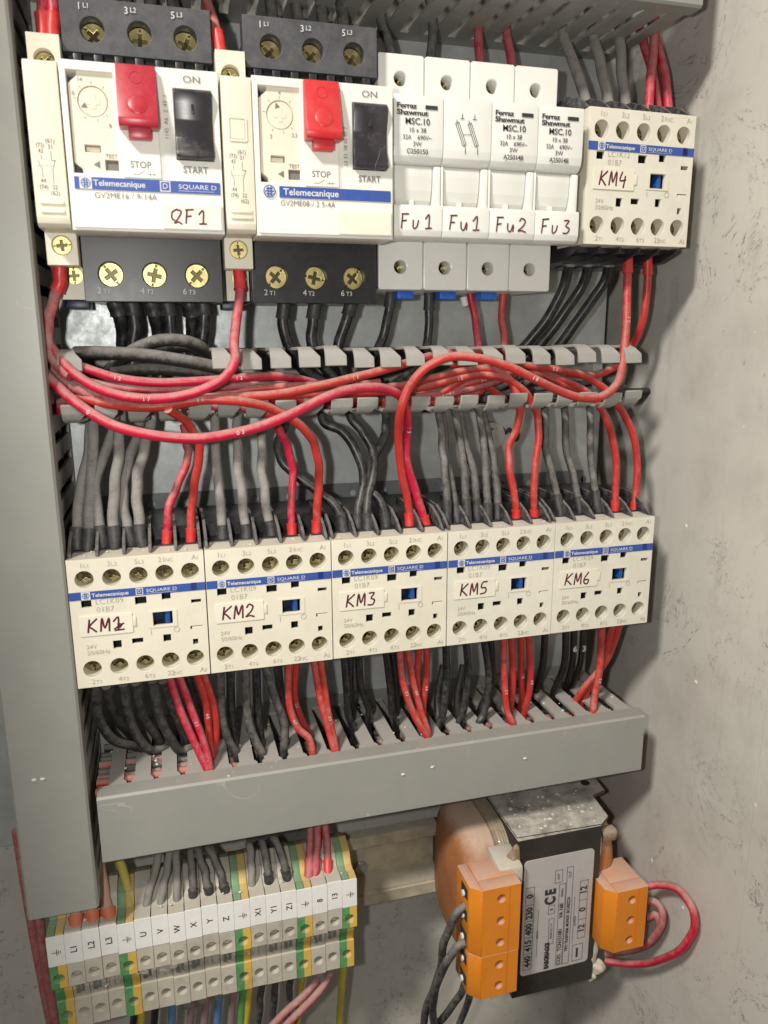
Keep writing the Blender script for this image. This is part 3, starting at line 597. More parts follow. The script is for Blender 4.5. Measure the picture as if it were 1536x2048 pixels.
    b.text('1145  A6   2  43  1' if first else '23 32  08 05 47 7', 28.9, 52 if first else 47, 1.15, 69.3, rot=math.pi / 2)
    for a_ in [0.9, 1.6, 2.3, 3.0, 4.2, 4.9, 5.5]: b.stroke([(8.6 + 4.6 * math.cos(a_), 55.2 + 4.6 * math.sin(a_)), (8.6 + 5.4 * math.cos(a_), 55.2 + 5.4 * math.sin(a_))], 0.07, 67.75)
    if first: b.text('14', 5.4, 60.8, 1.1, 67.75); b.text('9', 12.9, 48.8, 1.3, 67.75); b.text('0', 3.4, 57.0, 1.1, 67.75)
    else: b.text('3', 5.6, 48.9, 1.2, 67.75); b.text('2.5', 13.0, 49.6, 1.1, 67.75); b.text('4', 8.6, 61.4, 1.1, 67.75)
    b.text('GV2ME16 / 9-14A' if first else 'GV2ME08-/ 2 5-4A', 7.0 if first else 7.6, 29.4, 1.75, 69.3, 'LEFT', bold=0.0, spacing=1.04, sx=0.9 if not first else 0.95)
    b.build('printed_markings', 'inkmid', fr)
    b = MB(); b.plate(rrect(26.0, 43.4, 20.7, 27.6, .3), [], 70.2, 70.6, 0.1); ml = bd(b, 'marker_label', 'paper')
    if first:
        b = MB(); handwrite(b, 'QF1', 28.6, 22.1, 4.1, 2.9, 1.0, 70.72, 0.26); b.build('handwriting', 'marker', ml)
    return t
def ring_mesh(x, z, r0, r1):
    m = MB(); m.plate(circ(x, z, r1, 28), [circ(x, z, r0, 28)], -0.25, 0.25, 0.1); me = bpy.data.meshes.new('r'); m.bm.to_mesh(me); m.bm.free(); return me
breaker('motor circuit breaker with crimson stop lever and QF1 label', 12.5, True)
breaker('motor circuit breaker with bright red stop lever and blank beige label', 66.9, False)

def aux_block(label, x, window):
    t = thing('auxiliary_contact_block', (x, 0, 130), label, 'contact block', 'slim side contact blocks left of the breakers')
    b = MB(); b.box(0.2, 9.1, 8, 50, 12, 76, 0.3); b.box(0.4, 8.9, 8, 36, 1.5, 12, 0.3); b.build('body', 'aux', t)
    hol = [rrect(1.9, 7.2, 47.4, 53.4, 0.5)] if window else []
    b = MB(); b.prof([(50, 20.2), (66.5, 20.2), (68.4, 21.2), (69, 23), (69, 63.4), (68.4, 64.8), (67, 65.2), (50, 65.2)], 0.1, 9.2, 0.25)
    for zz in ((26.0, 24.2) if window else (26.4, 24.0)): b.box(1.4, 8.0, 69, 69.7, zz, zz + 1.1, 0.25)
    fc = b.build('front_cover', 'aux', t)
    if window:
        b = MB(); b.plate(rrect(1.8, 7.4, 46.6, 53.4, .6), [rrect(2.2, 7.0, 47.0, 53.0, .5)], 69.02, 69.4, 0.1); b.plate(rrect(2.6, 6.6, 47.4, 52.6, .4), [], 69.02, 69.25, 0.1)
        b.build('window_frame', 'aux', fc)
    b = MB()
    zb = 34.0; k = 1.0
    b.text('(61)', 5.6, zb + 9.6, 1.25, 69.1, sx=.9); b.text('31', 5.6, zb + 8.0, 1.25, 69.1, sx=.9); b.text('(73)', 2.9, zb + 8.4, 1.2, 69.1, sx=.85); b.text('43', 2.9, zb + 6.8, 1.2, 69.1, sx=.85)
    b.text('44', 2.9, zb - 1.2, 1.2, 69.1, sx=.9); b.text('(74)', 2.9, zb - 2.9, 1.25, 69.1, sx=.85); b.text('32', 5.9, zb - 2.9, 1.25, 69.1, sx=.9); b.text('(62)', 5.9, zb - 4.5, 1.25, 69.1, sx=.9)
    w = 0.07
    b.stroke([(2.9, zb + 5.8), (2.9, zb + 4.6)], w, 69.1); b.stroke([(1.9, zb + 4.3), (2.9, zb + 1.8)], w, 69.1); b.stroke([(2.9, zb + 1.8), (2.9, zb - .3)], w, 69.1)
    b.stroke([(5.6, zb + 7.0), (5.6, zb + 4.4)], w, 69.1); b.stroke([(5.6, zb + 4.4), (6.7, zb + 4.4)], w, 69.1); b.stroke([(6.6, zb + 4.6), (5.7, zb + 1.8)], w, 69.1); b.stroke([(5.7, zb + 1.8), (5.7, zb - 1.9)], w, 69.1)
    for i in range(4): b.stroke([(1.6 + i * 1.2, zb + 2.9), (2.2 + i * 1.2, zb + 2.9)], w * .8, 69.1)
    b.build('printed_markings', 'inkmid', fc)
    b = MB(); b.plate(rect(0.2, 9.1, 65.4, 76), [circ(4.6, 69.2, 3.1)], 49.4, 55, 0.15); b.build('terminal_shroud', 'aux', t); add_screw(t, SCREW_BRASS, 4.6, 51.6, 69.0)
    b = MB(); b.plate(rect(0.2, 9.1, 10.8, 20.4), [circ(4.7, 16.6, 3.1)], 46, 55, 0.15); b.build('terminal_shroud', 'aux', t); add_screw(t, SCREW_BRASS, 4.7, 53.6, 16.6)
    b = MB(); b.plate(rect(1.4, 9.1, 1.0, 12), [circ(6.0, 8.6, 2.9)], 36, 40, 0.1); b.build('terminal_shroud', 'aux', t); add_screw(t, SCREW_BRASS, 6.0, 38.6, 8.6)
    MB().box(0.6, 8.8, 12, 24, -1.5, 1.4, 0.3).build('rail_clip', 'bluedark', t)
aux_block('slim ivory contact block at far left, beside the QF1 breaker', 3.0, False)
aux_block('slim ivory contact block with square window between the two breakers', 57.6, True)

# ------------------------------------------------------------------ fuse holders
def fuse(label, i, hand, code, symbol):
    x = 112.9 + 17.2 * i
    t = thing('fuse_holder', (x, 0, 135), label, 'fuse holder', 'white fuse holders in a row of four')
    b = MB(); b.box(0.15, 17.0, 8, 34.5, 0.3, 78, 0.4); b.box(0.15, 17, 34, 40, 17.2, 58.2); b.prof([(40, 17), (57, 17), (57, 39), (60.8, 39), (60.8, 58), (40, 58)], 0.2, 16.95, 0.2); b.build('body', 'white', t)
    for z0, z1, zc in ((0.2, 17.4, 8.2), (58, 78.4, 70.6)):
        b = MB(); b.plate(rrect(0.55, 16.65, z0 + .4, z1 - .4, 0.6), [circ(8.4, zc, 2.75, 28)], 33, 44.6, 0.4); b.build('terminal_shroud', 'white', t); add_screw(t, SCREW_MID, 8.4, 37.0, zc)
    b = MB(); b.prof([(57.2, 39.2), (61.0, 39.2), (63.2, 39.9), (64.5, 41.5), (65, 44), (65, 59.2), (64.6, 60), (57.2, 60)], 0.12, 17.05, 0.22); lid = b.build('handle_lid', 'white', t, ang=28)
    b = MB(); b.prof([(57.2, 26.6), (58.6, 26.6), (60.2, 28.5), (61.2, 31.5), (61.6, 36), (61.6, 38.9), (57.2, 38.9)], 1.0, 14.4, 0.15); b.box(6.4, 7.8, 59.6, 62.6, 26.2, 28.2, 0.2)
    b.build('handle_grip', 'whitegrip', t, ang=28)
    b = MB(); b.prof([(57.2, 15.6), (62.4, 15.6), (64.2, 16.4), (65, 18.4), (65, 25.8), (64.4, 26.4), (57.2, 26.4)], 0.12, 17.05, 0.22)
    b.box(14.7, 17.05, 57.2, 63.0, 26.4, 39.0, 0.4); b.box(0.12, 0.8, 57.2, 63.0, 26.4, 39.0, 0.2)
    lb = b.build('label_holder', 'white', t, ang=28)
    b = MB(); handwrite(b, hand, 2.2, 18.8, 4.6, 3.0, 1.2, 65.27, 0.24); b.build('handwriting', 'marker', lb)
    b = MB(); D = 65.3; cx = 8.2
    if symbol:
        for k in (0, 4.4):
            ox = 6.2 + k; A, B_ = (ox - 1.6, 52.4), (ox + 1.1, 45.6); ux, uz = (B_[0] - A[0]) / 7.32, (B_[1] - A[1]) / 7.32; nx, nz = -uz, ux
            for o2 in (-.62, 0, .62): b.stroke([(A[0] + nx * o2, A[1] + nz * o2), (B_[0] + nx * o2, B_[1] + nz * o2)], 0.11, D)
            for q in (A, B_): b.stroke([(q[0] - nx * .62, q[1] - nz * .62), (q[0] + nx * .62, q[1] + nz * .62)], 0.11, D)
            b.stroke([B_, (B_[0] + .35, 44.6)], .11, D); b.stroke([(B_[0] + .35, 44.6), (B_[0] + .35, 42.8)], 0.11, D); b.stroke([(A[0] - .3, A[1] + .9), A], .11, D)
            b.stroke([(ox + .2, 55.2), (ox + .2, 53.7)], 0.11, D); b.stroke([(ox - .5, 53.7), (ox + .9, 53.7)], 0.11, D)
        b.stroke([(6.6, 48.8), (9.8, 49.0)], 0.08, D)
    else:
        b.text('Ferraz', 0.9, 56.4, 1.55, D, 'LEFT', bold=0.06, sx=1.28, spacing=.95); b.plate(rect(10.7, 14.9, 55.7, 56.9), [], D - .05, D + .03)
        b.text('Shawmut', 0.9, 54.4, 1.6, D, 'LEFT', bold=0.06, sx=1.36, spacing=.95)
        b.text('MSC.10', cx - .2, 51.8, 2.0, D, bold=0.03, sx=0.98); b.text('10 x 38', cx - .2, 49.2, 1.5, D, sx=.95); b.text('32A    690V~', cx - .3, 47.0, 1.45, D, sx=.92)
        b.text('3W', cx - .3, 45.0, 1.45, D); b.text(code, cx - .2, 42.7, 1.6, D, bold=0.02, sx=0.9)
    b.build('printed_markings', 'ink', lid)
    MB().box(10.5, 17.0, 24, 34, -2.6, 0.2, 0.4).build('rail_clip', 'clipblue', t) if i < 3 else None
fuse('white fuse holder printed C250150, nearest the breakers', 0, 'FU1', 'C250150', False)
fuse('white fuse holder with a twin fuse symbol on its lid, second in the row', 1, 'Fu1', '', True)
fuse('white fuse holder printed A250148 and hand-marked Fu2', 2, 'Fu2', 'A250148', False)
fuse('white fuse holder hand-marked Fu3, nearest contactor KM4', 3, 'FU3', 'A250148', False)

# ------------------------------------------------------------------ terminal blocks
def terminal(label, i, txt, earth):
    xc = -18.5 + 6.44 * i
    dz = random.uniform(-.35, .35); dd = random.uniform(-.25, .25)
    t = thing('terminal_block', (xc, 13 + dd, -131 + dz), label, 'terminal block', 'terminal blocks on the lower rail')
    w = 3.12
    def shape(b, x0, x1, hole_sides):
        D0 = -13
        pf = [(4, -17), (22, -17), (27, -24), (25.4, -26), (9, -26), (9, -28.5), (24, -28.5)]
        body = [(0, -14), (0, 14), (6, 19), (6, 27), (16, 32), (24, 30), (27, 25.8), (32.4, 25.4), (33, 25), (33, 2.2), (28, 1.0), (26, -8), (22, -10.2), (22, -24), (12, -26), (2, -22)]
        b.prof(body, x0, x1, 0.12)
        for (za, zb, d0, d1, zc) in ((2.3, 12.2, 33, 37, 6.6), (-24.0, -10.6, 22, 30.2, -17.2)):
            r = 2.2
            if hole_sides == 0: out = rect(x0 + .05, x1 - .05, za, zb); hl = [circ(0, zc, r, 20)]
            else:
                s = hole_sides; arc = [(s * r * math.sin(math.pi * k / 10), zc - r * math.cos(math.pi * k / 10)) for k in range(11)]
                xo = x0 + .05 if s < 0 else x1 - .05
                out = [(0.0, za)] + arc + [(0.0, zb), (xo, zb), (xo, za)]; hl = []
            b.plate(out, hl, d0, d1, 0.08)
        b.prof([(24, -11.2), (29.2, -10.4), (30.8, -5), (30.6, -1.4), (33, 1.6), (26, 1.6)], x0 + .02, x1 - .02, 0.1)
        b.box(x0 + .1, x1 - .1, 33, 36.6, 12.4, 13.0); b.box(x0 + .1, x1 - .1, 32, 36.6, 25.4, 26.4)
        b.prof([(22, -10), (29, -10), (30, -1), (33, 2), (26, 2)], x0 + .6, x0 + 1.1) if hole_sides <= 0 else None
        if hole_sides == 0: b.prof([(26, -9), (31, -6.5), (29, -2.5), (26, -3.5)], 0.4, 1.8, .2)
    if earth:
        b = MB(); shape(b, -w, -0.02, -1); b.build('green_half', 'termgreen', t); b = MB(); shape(b, 0.02, w, 1); b.build('yellow_half', 'termyellow', t)
    else:
        b = MB(); shape(b, -w, w, 0); b.build('housing', 'termgrey', t)
    for dq, zq in ((33.6, 6.6), (23.2, -17.2)):
        b = MB(); b.cyl((0, dq, zq), 1.75, 1.4, 'd', 18); b.box(-1.5, 1.5, dq + .5, dq + .95, zq - .9, zq - .45); b.box(-1.5, 1.5, dq + .5, dq + .95, zq + .1, zq + .9)
        b.build('terminal_screw', 'termgrey' if not earth else 'termgreen', t)
    if not earth:
        b = MB(); b.prof([(29.6, -8.2), (31.4, -6.4), (31.6, -2.6), (30.4, -1.6)], 0.2, 1.5, 0.15); b.box(-1.9, -0.2, 29.8, 30.95, -7.4, -2.4, 0.2); b.build('wire_clamp', 'steel' if i % 3 else 'termgrey', t)
    b = MB(); b.plate(rrect(-3.1, 3.1, 12.9, 26.0, 0.15), [], 36.7, 37.3, 0.08); tg = b.build('marker_tag', 'tag', t)
    b = MB()
    if txt == 'E':
        for k, hw in ((0, 1.3), (.75, .85), (1.5, .4)): b.stroke([(0.3 + k * .9, 19 - hw), (0.3 + k * .9, 19 + hw)], 0.13, 37.45)
        b.stroke([(0.3, 19), (-1.5, 19)], 0.13, 37.45)
    else: b.text(txt, 0.1, 19.2, 2.45, 37.42, rot=math.pi / 2, bold=0.03)
    b.build('lettering', 'ink', tg)
TB = [('E', 'green and yellow earth terminal at the left end of the block row'), ('L1', 'grey terminal block with white tag L1'), ('L2', 'grey terminal block with white tag L2'), ('L3', 'grey terminal block with white tag L3'),
      ('E', 'green and yellow earth terminal between tags L3 and U'), ('U', 'grey terminal block with white tag U'), ('V', 'grey terminal block with white tag V'), ('W', 'grey terminal block with white tag W'),
      ('X', 'grey terminal block with white tag X'), ('Y', 'grey terminal block with white tag Y'), ('Z', 'grey terminal block with white tag Z'), ('E', 'green and yellow earth terminal between tags Z and X1'),
      ('X1', 'grey terminal block with white tag X1'), ('Y1', 'grey terminal block with white tag Y1'), ('Z1', 'grey terminal block with white tag Z1'), ('E', 'green and yellow earth terminal between tags Z1 and 8'),
      ('8', 'grey terminal block with white tag 8'), ('13', 'grey terminal block with white tag 13'), ('E', 'green and yellow earth terminal at the right end of the block row')]
for i, (tx, lab) in enumerate(TB): terminal(lab, i, tx, tx == 'E')

# ------------------------------------------------------------------ transformer
tf = thing('transformer', (190, -16, -135), 'dusty dark control transformer with orange connectors and silver nameplate', 'transformer')
O = (190, -16, -135)
b = MB(); b.box(170, 211, 2, 60, -176.2, -94.4, 0.5); co = b.build('laminated_core', 'core', tf, O, (0, 0, 0))
b = MB(); b.poly([(170.5, 58), (211, 59.5), (217, 55), (218.6, 38.8), (226.5, 36.7), (227.5, 22), (227.5, 4), (170.5, 4)], -95.6, -93.9, 0.3); b.box(172, 226, -16, 2, -180, -93.9)
b.build('mounting_bracket', 'core', tf, O, (0, 0, 0))
b = MB(); b.plate(circ(0, 0, 2.2, 20), [], -.1, .1); b.bm.transform(Matrix.Rotation(math.pi / 2, 4, 'X')); b.bm.transform(Matrix.Translation((220.3, -29, -93.7))); b.build('hole_shade', 'ink', tf, O, (0, 0, 0))  # flat black disc painted for the shade inside the bolt hole
# winding bulging out at the left and right, wrapped in tape
def winding(xa, xb, hd0, hd1, zc, hz0, hz1, n=26):
    t = bmesh.new(); rings = []; K = 14
    for k in range(K + 1):
        u = k / K; x = xa + (xb - xa) * u; e = math.sqrt(max(0.0, 1 - u ** 4.5)); rip = 0.12 * math.sin(k * 2.4)
        hd, hz = hd0 + (hd1 - hd0) * e + rip, hz0 + (hz1 - hz0) * e + rip; ring = []
        for j in range(n * 2):
            a = math.pi * j / n; ca, sa = math.cos(a), math.sin(a); p = 0.62
            ring.append(t.verts.new((x, -(31 + hd * math.copysign(abs(ca) ** p, ca)), zc + hz * math.copysign(abs(sa) ** p, sa))))
        rings.append(ring)
    for a, c in zip(rings, rings[1:]):
        for j in range(n * 2): t.faces.new((a[j], a[(j + 1) % (n * 2)], c[(j + 1) % (n * 2)], c[j]))
    t.faces.new(rings[0]); t.faces.new(rings[-1]); bmesh.ops.recalc_face_normals(t, faces=t.faces[:]); return t
b = MB(); b.add(winding(163.5, 147.2, 8, 25.5, -130, 14, 33)); wd = b.build('winding', 'coil', tf, O, (0, 0, 0))
b = MB(); b.add(winding(170.2, 163.6, 24, 26.5, -130, 32, 34.5)); b.build('bobbin_edge', 'varnish', wd, O, (0, 0, 0))
b = MB(); b.add(winding(211, 226, 6, 25, -132, 14, 34)); b.build('winding', 'coil', tf, O, (0, 0, 0))
b = MB(); b.cyl((216.5, 55, -103), 3.4, 9, 'x', 20, bev=1.2); b.build('winding_tab', 'varnish', tf, O, (0, 0, 0))
b = MB(); b.prof([(52, -100), (66, -102), (66, -112), (52, -112)], 159, 170.2, 1.2); b.build('bobbin_flange', 'termgrey', tf, O, (0, 0, 0))
b = MB(); b.blob((168.4, 60.5, -104), 3.4, 3, (0.9, 0.7, 2.4)); b.build('varnish_drip', 'varnish', tf, O, (0, 0, 0))
b = MB(); b.blob((211.5, 58, -163), 2.6, 5, (1.0, .8, 2.6)); b.blob((215.0, 58, -172), 2.8, 8, (1.2, .9, 1.4)); b.blob((211.8, 58, -176), 2.2, 9, (1, .8, 1.2)); b.build('glue_blob', 'glue', tf, O, (0, 0, 0))
b = MB(); b.blob((210.8, 58.5, -106), 1.6, 6, (.8, .6, 4)); b.build('glue_blob', 'glue', tf, O, (0, 0, 0))
# nameplate lettering reads upward
np_ = MB(); np_.plate(rrect(173.4, 207.6, -164.6, -105.0, 2), [], 60.05, 60.4, 0.08); npl = np_.build('nameplate', 'plate', tf, O, (0, 0, 0))
b = MB(); D = 60.55; R9 = math.pi / 2
def T(s_, u, v, h, **k): b.text(s_, u, v, h, D, rot=R9, **k)
def BX(x0, x1, z0, z1, w=.13): b.plate(rect(x0, x1, z0, z1), [rect(x0 + w, x1 - w, z0 + w, z1 - w)], D - .04, D + .03)
BX(174.6, 178.8, -161.5, -118.5)
for z in (-127.5, -136, -144.5, -153): b.plate(rect(174.6, 178.8, z - .06, z + .06), [], D - .04, D + .03)
for s_, z in (('0', -123), ('230', -131.8), ('400', -140.2), ('415', -148.8), ('440', -157.2)): T(s_, 176.8, z, 3.1, bold=.11, sx=.95)
b.plate(rect(181.0, 181.12, -156, -131), [], D - .04, D + .03); T('INPUT', 181.1, -144, 1.0)
T('C', 186.9, -127.5, 5.0, bold=.36, sx=.8); T('E', 186.9, -123.0, 5.0, bold=.36, sx=.8)
BX(186.0, 189.2, -134.5, -130); T('B', 187.6, -132.2, 1.5)
BX(186.6, 189.2, -150.5, -137); T('50/60 Hz 1-4', 187.9, -143.8, 1.1)
BX(188.6, 192.2, -119, -112.5); T('OUT', 190.4, -115.8, 1.1)
T('IIABGRIAGGI', 186.4, -156.5, 2.2, bold=.2, sx=.8)
for x0 in (190.9, 194.4): BX(x0, x0 + 3.2, -163.0, -112 if x0 > 193 else -120)
T('COD.  TCN151081', 192.5, -153, 1.9, sx=.9, bold=.05); T('VA 160', 192.5, -134, 1.8, bold=.08); T('TIPO TRASFORM. MONOF. SICUREZZA', 196.0, -142, 1.5, sx=.8, bold=.04); T('CL.F', 196.0, -116, 1.3); T('50/60Hz', 192.5, -124.5, 1.1, sx=.85)
b.plate(rect(198.9, 199.02, -153, -128), [], D - .04, D + .03); T('OUTPUT', 199.8, -141, 1.0)
BX(201.4, 205.4, -151, -120.5)
for z in (-130.7, -140.9): b.plate(rect(201.4, 205.4, z - .06, z + .06), [], D - .04, D + .03)
for s_, z in (('12', -125.6), ('0', -135.8), ('12', -145.9)): T(s_, 203.4, z, 3.1, bold=.1)
BX(199.2, 204.6, -162.8, -154); b.plate(rect(201.2, 202.2, -161, -156), [], D - .04, D + .03)
b.build('nameplate_lettering', 'ink', npl, O, (50 * 0, 0, 0))
# orange connectors
def orange(x0, x1, d0, d1, zt, pitch, n, bevx, name='connector', slots=True):
    zb = zt - pitch * n
    xr = x0 + (x1 - x0) * bevx
    b = MB(); b.poly([(x0, d0), (x0, d1 - 3.4), (xr, d1 - 0.2), (xr, d0)], zb, zt, 0.25) if 0 else None
    holes = [circ((x0 + x1) / 2 + 2.2, zt - pitch * (k + .5), 2.1, 22) for k in range(n)]
    b.plate(rect(x0 + 4.6, x1, zb, zt), holes, d1 - 6, d1, 0.2)
    b.box(x0 + 4.6, x1, d0, d1 - 6.4, zb, zt, 0.2)
    b.poly([(x0, d0), (x0, d1 - 4.0), (x0 + 4.4, d1 + .2), (x0 + 4.4, d0)], zb, zt, 0.2)
    b.box(x1 - 5.2, x1 - 5.0, d1, d1 + .35, zb, zt)
    o = b.build(name, 'orange', tf, O, (0, 0, 0))
    s = MB()
    for k in range(n): s.box(x0 - .3, x0 + 0.2, d0 + 6, d1 - 5.5, zt - pitch * (k + .5) - 2.4, zt - pitch * (k + .5) + 2.4, 0.1)
    if slots: s.build('entry_shade', 'ink', o, O, (0, 0, 0))  # black plates stand in for the shade inside the wire openings
    s = MB()
    for k in range(n): s.cyl((x0 - .4, d1 - 9, zt - pitch * (k + .5) - 1.2), 1.3, 1.2, 'x', 12)
    if slots: s.build('clamp_face', 'tag', o, O, (0, 0, 0))
    s = MB()
    for k in range(n): s.cyl(((x0 + x1) / 2 + 2.2, d1 - 5.0, zt - pitch * (k + .5)), 1.9, 1.0, 'd', 20); s.box((x0 + x1) / 2 + .6, (x0 + x1) / 2 + 3.8, d1 - 4.5, d1 - 4.2, zt - pitch * (k + .5) - .25, zt - pitch * (k + .5) + .25)
    s.build('terminal_screw', 'orange', o, O, (0, 0, 0))
orange(143.2, 164.6, 57, 75, -102.6, 10.6, 3, 0, slots=True)
orange(143.4, 164.4, 57, 75, -134.9, 10.4, 2, 0, slots=True)
orange(209.5, 229.2, 50, 71, -121.4, 10.4, 3, 0, slots=False)

# ------------------------------------------------------------------ wires: image pixels (u, v) with assumed depth, turned into millimetres
def wire(m, r, pts, label, f0=None, f1=None, group=None, name=None, fl=6.0, marks=None, n=10, cat='wire'):
    w = [Vector((p[0], -p[1], p[2])) for p in (at(*q) for q in pts)]
    rn = random.Random(len(bpy.data.objects))
    sm = smooth(w, 7)
    r = r * (0.93 if m in ('wred', 'wsal', 'wdustred') else 0.97); r = r * (0.92 if m in ('wgrey', 'wmid', 'wblk') else 1); kq = .3 if m in ('wgrey', 'wmid') else .17
    kink = [rn.uniform(-kq, kq) for _ in range(4)]
    sm2 = [Vector((c.x + kink[0] * math.sin(i * .9 + kink[1] * 40), c.y + kink[2] * math.sin(i * .7 + 1), c.z)) for i, c in enumerate(sm)]
    nm = name or {'wred': 'red_wire', 'wsal': 'red_wire', 'wdustred': 'red_wire', 'wblk': 'black_wire', 'wmid': 'black_wire', 'wgrey': 'dusty_wire', 'wyel': 'yellow_wire',
                  'wgreen': 'green_wire', 'wblue': 'blue_wire', 'wmauve': 'mauve_wire', 'worange': 'orange_wire'}[m]
    o3 = sm2[0]; O = (o3.x, -o3.y, o3.z)
    b = MB(); b.add(tube_bm(sm2, r, 12)); o = b.build(nm, m, None, O)
    tag(o, label, cat, group)
    for fm, seq in ((f0, sm2), (f1, sm2[::-1])):
        if not fm: continue
        L = 0; k = 1
        while k < len(seq) and L < fl: L += (seq[k] - seq[k - 1]).length; k += 1
        if k < 2: k = 2
        sub = seq[:k]; ex = seq[0] + (seq[0] - seq[1]).normalized() * 1.5
        b = MB(); b.add(tube_bm([ex] + sub, [r * 1.02] + [r * 1.22] * (len(sub) - 1) + [r * 1.34], 14)); b.build('ferrule', fm, o, O, (0, 0, 0))
    for mk in marks or []:
        tx, k, rot = mk; i = int(k * (len(sm2) - 1)); c = sm2[i]
        tg = (sm2[min(i + 1, len(sm2) - 1)] - sm2[max(i - 1, 0)]); a = math.atan2(tg.z, tg.x)
        if rot: a += math.pi
        b = MB(); b.text(tx, c.x, c.z, r * 0.85, -c.y + r * 1.03, rot=a, spacing=1.6, th=0.12); b.build('printed_number', 'inkwhite', o, O, (0, 0, 0))
    return o
RC = 'redclip'; BC = 'blackclip'
def W(m, r, d0, d1, uv, label, **k):           # depth runs evenly from d0 to d1
    n = len(uv) - 1
    if isinstance(d0, list): return wire(m, r, [(u, v, dd) for (u, v), dd in zip(uv, d0)], label, **k)
    return wire(m, r, [(u, v, d0 + (d1 - d0) * i / n) for i, (u, v) in enumerate(uv)], label, **k)

# -- down from the open duct into the top terminals of the lower contactors
G = 'wires dropping into the lower contactors'
T1 = [('wgrey', [(184, 800), (182, 840), (179, 900), (162, 980), (156, 1040), (155, 1092)], 'KM1', 'thick dusty grey wire at the far left, into the first top terminal of KM1'),
      ('wgrey', [(188, 800), (187, 850), (183, 950), (178, 1030), (177, 1096)], 'KM1', 'dusty grey wire pressed against the leftmost one above KM1'),
      ('wgrey', [(236, 800), (230, 850), (205, 920), (190, 965), (195, 1020), (206, 1094)], 'KM1', 'dusty grey wire bowing left, into the second top terminal of KM1'),
      ('wgrey', [(242, 800), (240, 840), (236, 920), (227, 1000), (229, 1092)], 'KM1', 'straight dusty grey wire into the second top terminal of KM1'),
      ('wgrey', [(285, 820), (275, 870), (255, 930), (246, 985), (252, 1040), (262, 1090)], 'KM1', 'dusty grey wire bowing left, into the third top terminal of KM1'),
      ('wgrey', [(306, 800), (302, 840), (288, 900), (274, 960), (276, 1020), (284, 1087)], 'KM1', 'dusty grey wire nearest the red pair above KM1'),
      ('wgrey', [(428, 790), (430, 840), (432, 920), (440, 1000), (447, 1088)], 'KM2', 'dusty grey wire into the first top terminal of KM2'),
      ('wgrey', [(474, 790), (474, 840), (475, 920), (485, 1000), (494, 1084)], 'KM2', 'dusty grey wire into the second top terminal of KM2'),
      ('wgrey', [(528, 790), (526, 850), (523, 920), (530, 990), (544, 1080)], 'KM2', 'dusty grey wire into the third top terminal of KM2'),
      ('wblk', [(590, 800), (568, 855), (556, 890), (566, 925), (605, 960), (645, 990), (674, 1016), (689, 1064)], 'KM3', 'black wire looping behind the reds into the first top terminal of KM3'),
      ('wblk', [(640, 800), (648, 845), (683, 862), (712, 903), (727, 950), (724, 985), (717, 1015), (714, 1064)], 'KM3', 'glossy black wire crossing over, left of the pair in the middle of KM3'),
      ('wblk', [(690, 800), (703, 837), (727, 867), (747, 907), (748, 943), (738, 985), (734, 1020), (736, 1063)], 'KM3', 'glossy black wire bowing right, right of the pair in the middle of KM3'),
      ('wblk', [(770, 800), (772, 850), (768, 875), (753, 905), (740, 945), (742, 980), (762, 1005), (774, 1062)], 'KM3', 'black wire into the third top terminal of KM3, partly behind the pair'),
      ('wmid', [(868, 800), (880, 838), (885, 900), (890, 945), (896, 1045)], 'KM5', 'dusty black wire, left of the first pair above KM5'),
      ('wmid', [(876, 800), (886, 838), (892, 915), (905, 975), (915, 1044)], 'KM5', 'dusty black wire, right of the first pair above KM5'),
      ('wmid', [(905, 800), (912, 835), (922, 893), (928, 943), (935, 1043)], 'KM5', 'dusty black wire, left of the second pair above KM5'),
      ('wmid', [(912, 800), (922, 835), (932, 893), (947, 943), (955, 1042)], 'KM5', 'dusty black wire, right of the second pair above KM5'),
      ('wmid', [(950, 800), (960, 835), (968, 893), (972, 960), (977, 1041)], 'KM5', 'dusty black wire, left of the third pair above KM5'),
      ('wmid', [(958, 800), (968, 835), (982, 893), (992, 960), (997, 1040)], 'KM5', 'dusty black wire, right of the third pair above KM5'),
      ('wmid', [(1088, 790), (1090, 827), (1092, 900), (1107, 960), (1122, 1028)], 'KM6', 'dusty black wire into the first top terminal of KM6'),
      ('wmid', [(1128, 790), (1130, 827), (1133, 900), (1147, 953), (1161, 1024)], 'KM6', 'dusty black wire into the second top terminal of KM6'),
      ('wmid', [(1178, 790), (1180, 823), (1183, 927), (1196, 1021)], 'KM6', 'dusty black wire into the third top terminal of KM6')]
for i, (m, uv, km, lab) in enumerate(T1):
    r = {'KM1': 2.15, 'KM2': 1.95, 'KM3': 2.0, 'KM5': 1.75, 'KM6': 1.75}[km]
    if i == 0: r = 2.3
    n = len(uv); ds = [28 + (46 - 28) * (k / (n - 1)) ** 0.8 + (1.6 if i % 2 else 0) for k in range(n)]
    W(m, r, ds, 0, uv, lab, f1=BC, group=G, fl=6.5)
W('wred', 1.6, [30, 34, 40, 42, 46, 47], 0, [(368, 850), (374, 890), (376, 915), (358, 965), (338, 1015), (334, 1098)], 'crimson wire into the fourth top terminal of KM1', f1=RC, group=G)
W('wsal', 1.65, [60, 52, 50, 48, 46, 47], 0, [(336, 818), (376, 848), (399, 890), (393, 945), (384, 1010), (381, 1092)], 'vermilion wire curving out over the lower fingers into terminal A1 of KM1', f1=RC, group=G)
W('wred', 1.65, [46, 46, 45, 44, 45, 47], 0, [(532, 822), (556, 855), (577, 900), (586, 950), (583, 1000), (584, 1084)], 'crimson wire into the fourth top terminal of KM2', f1=RC, group=G)

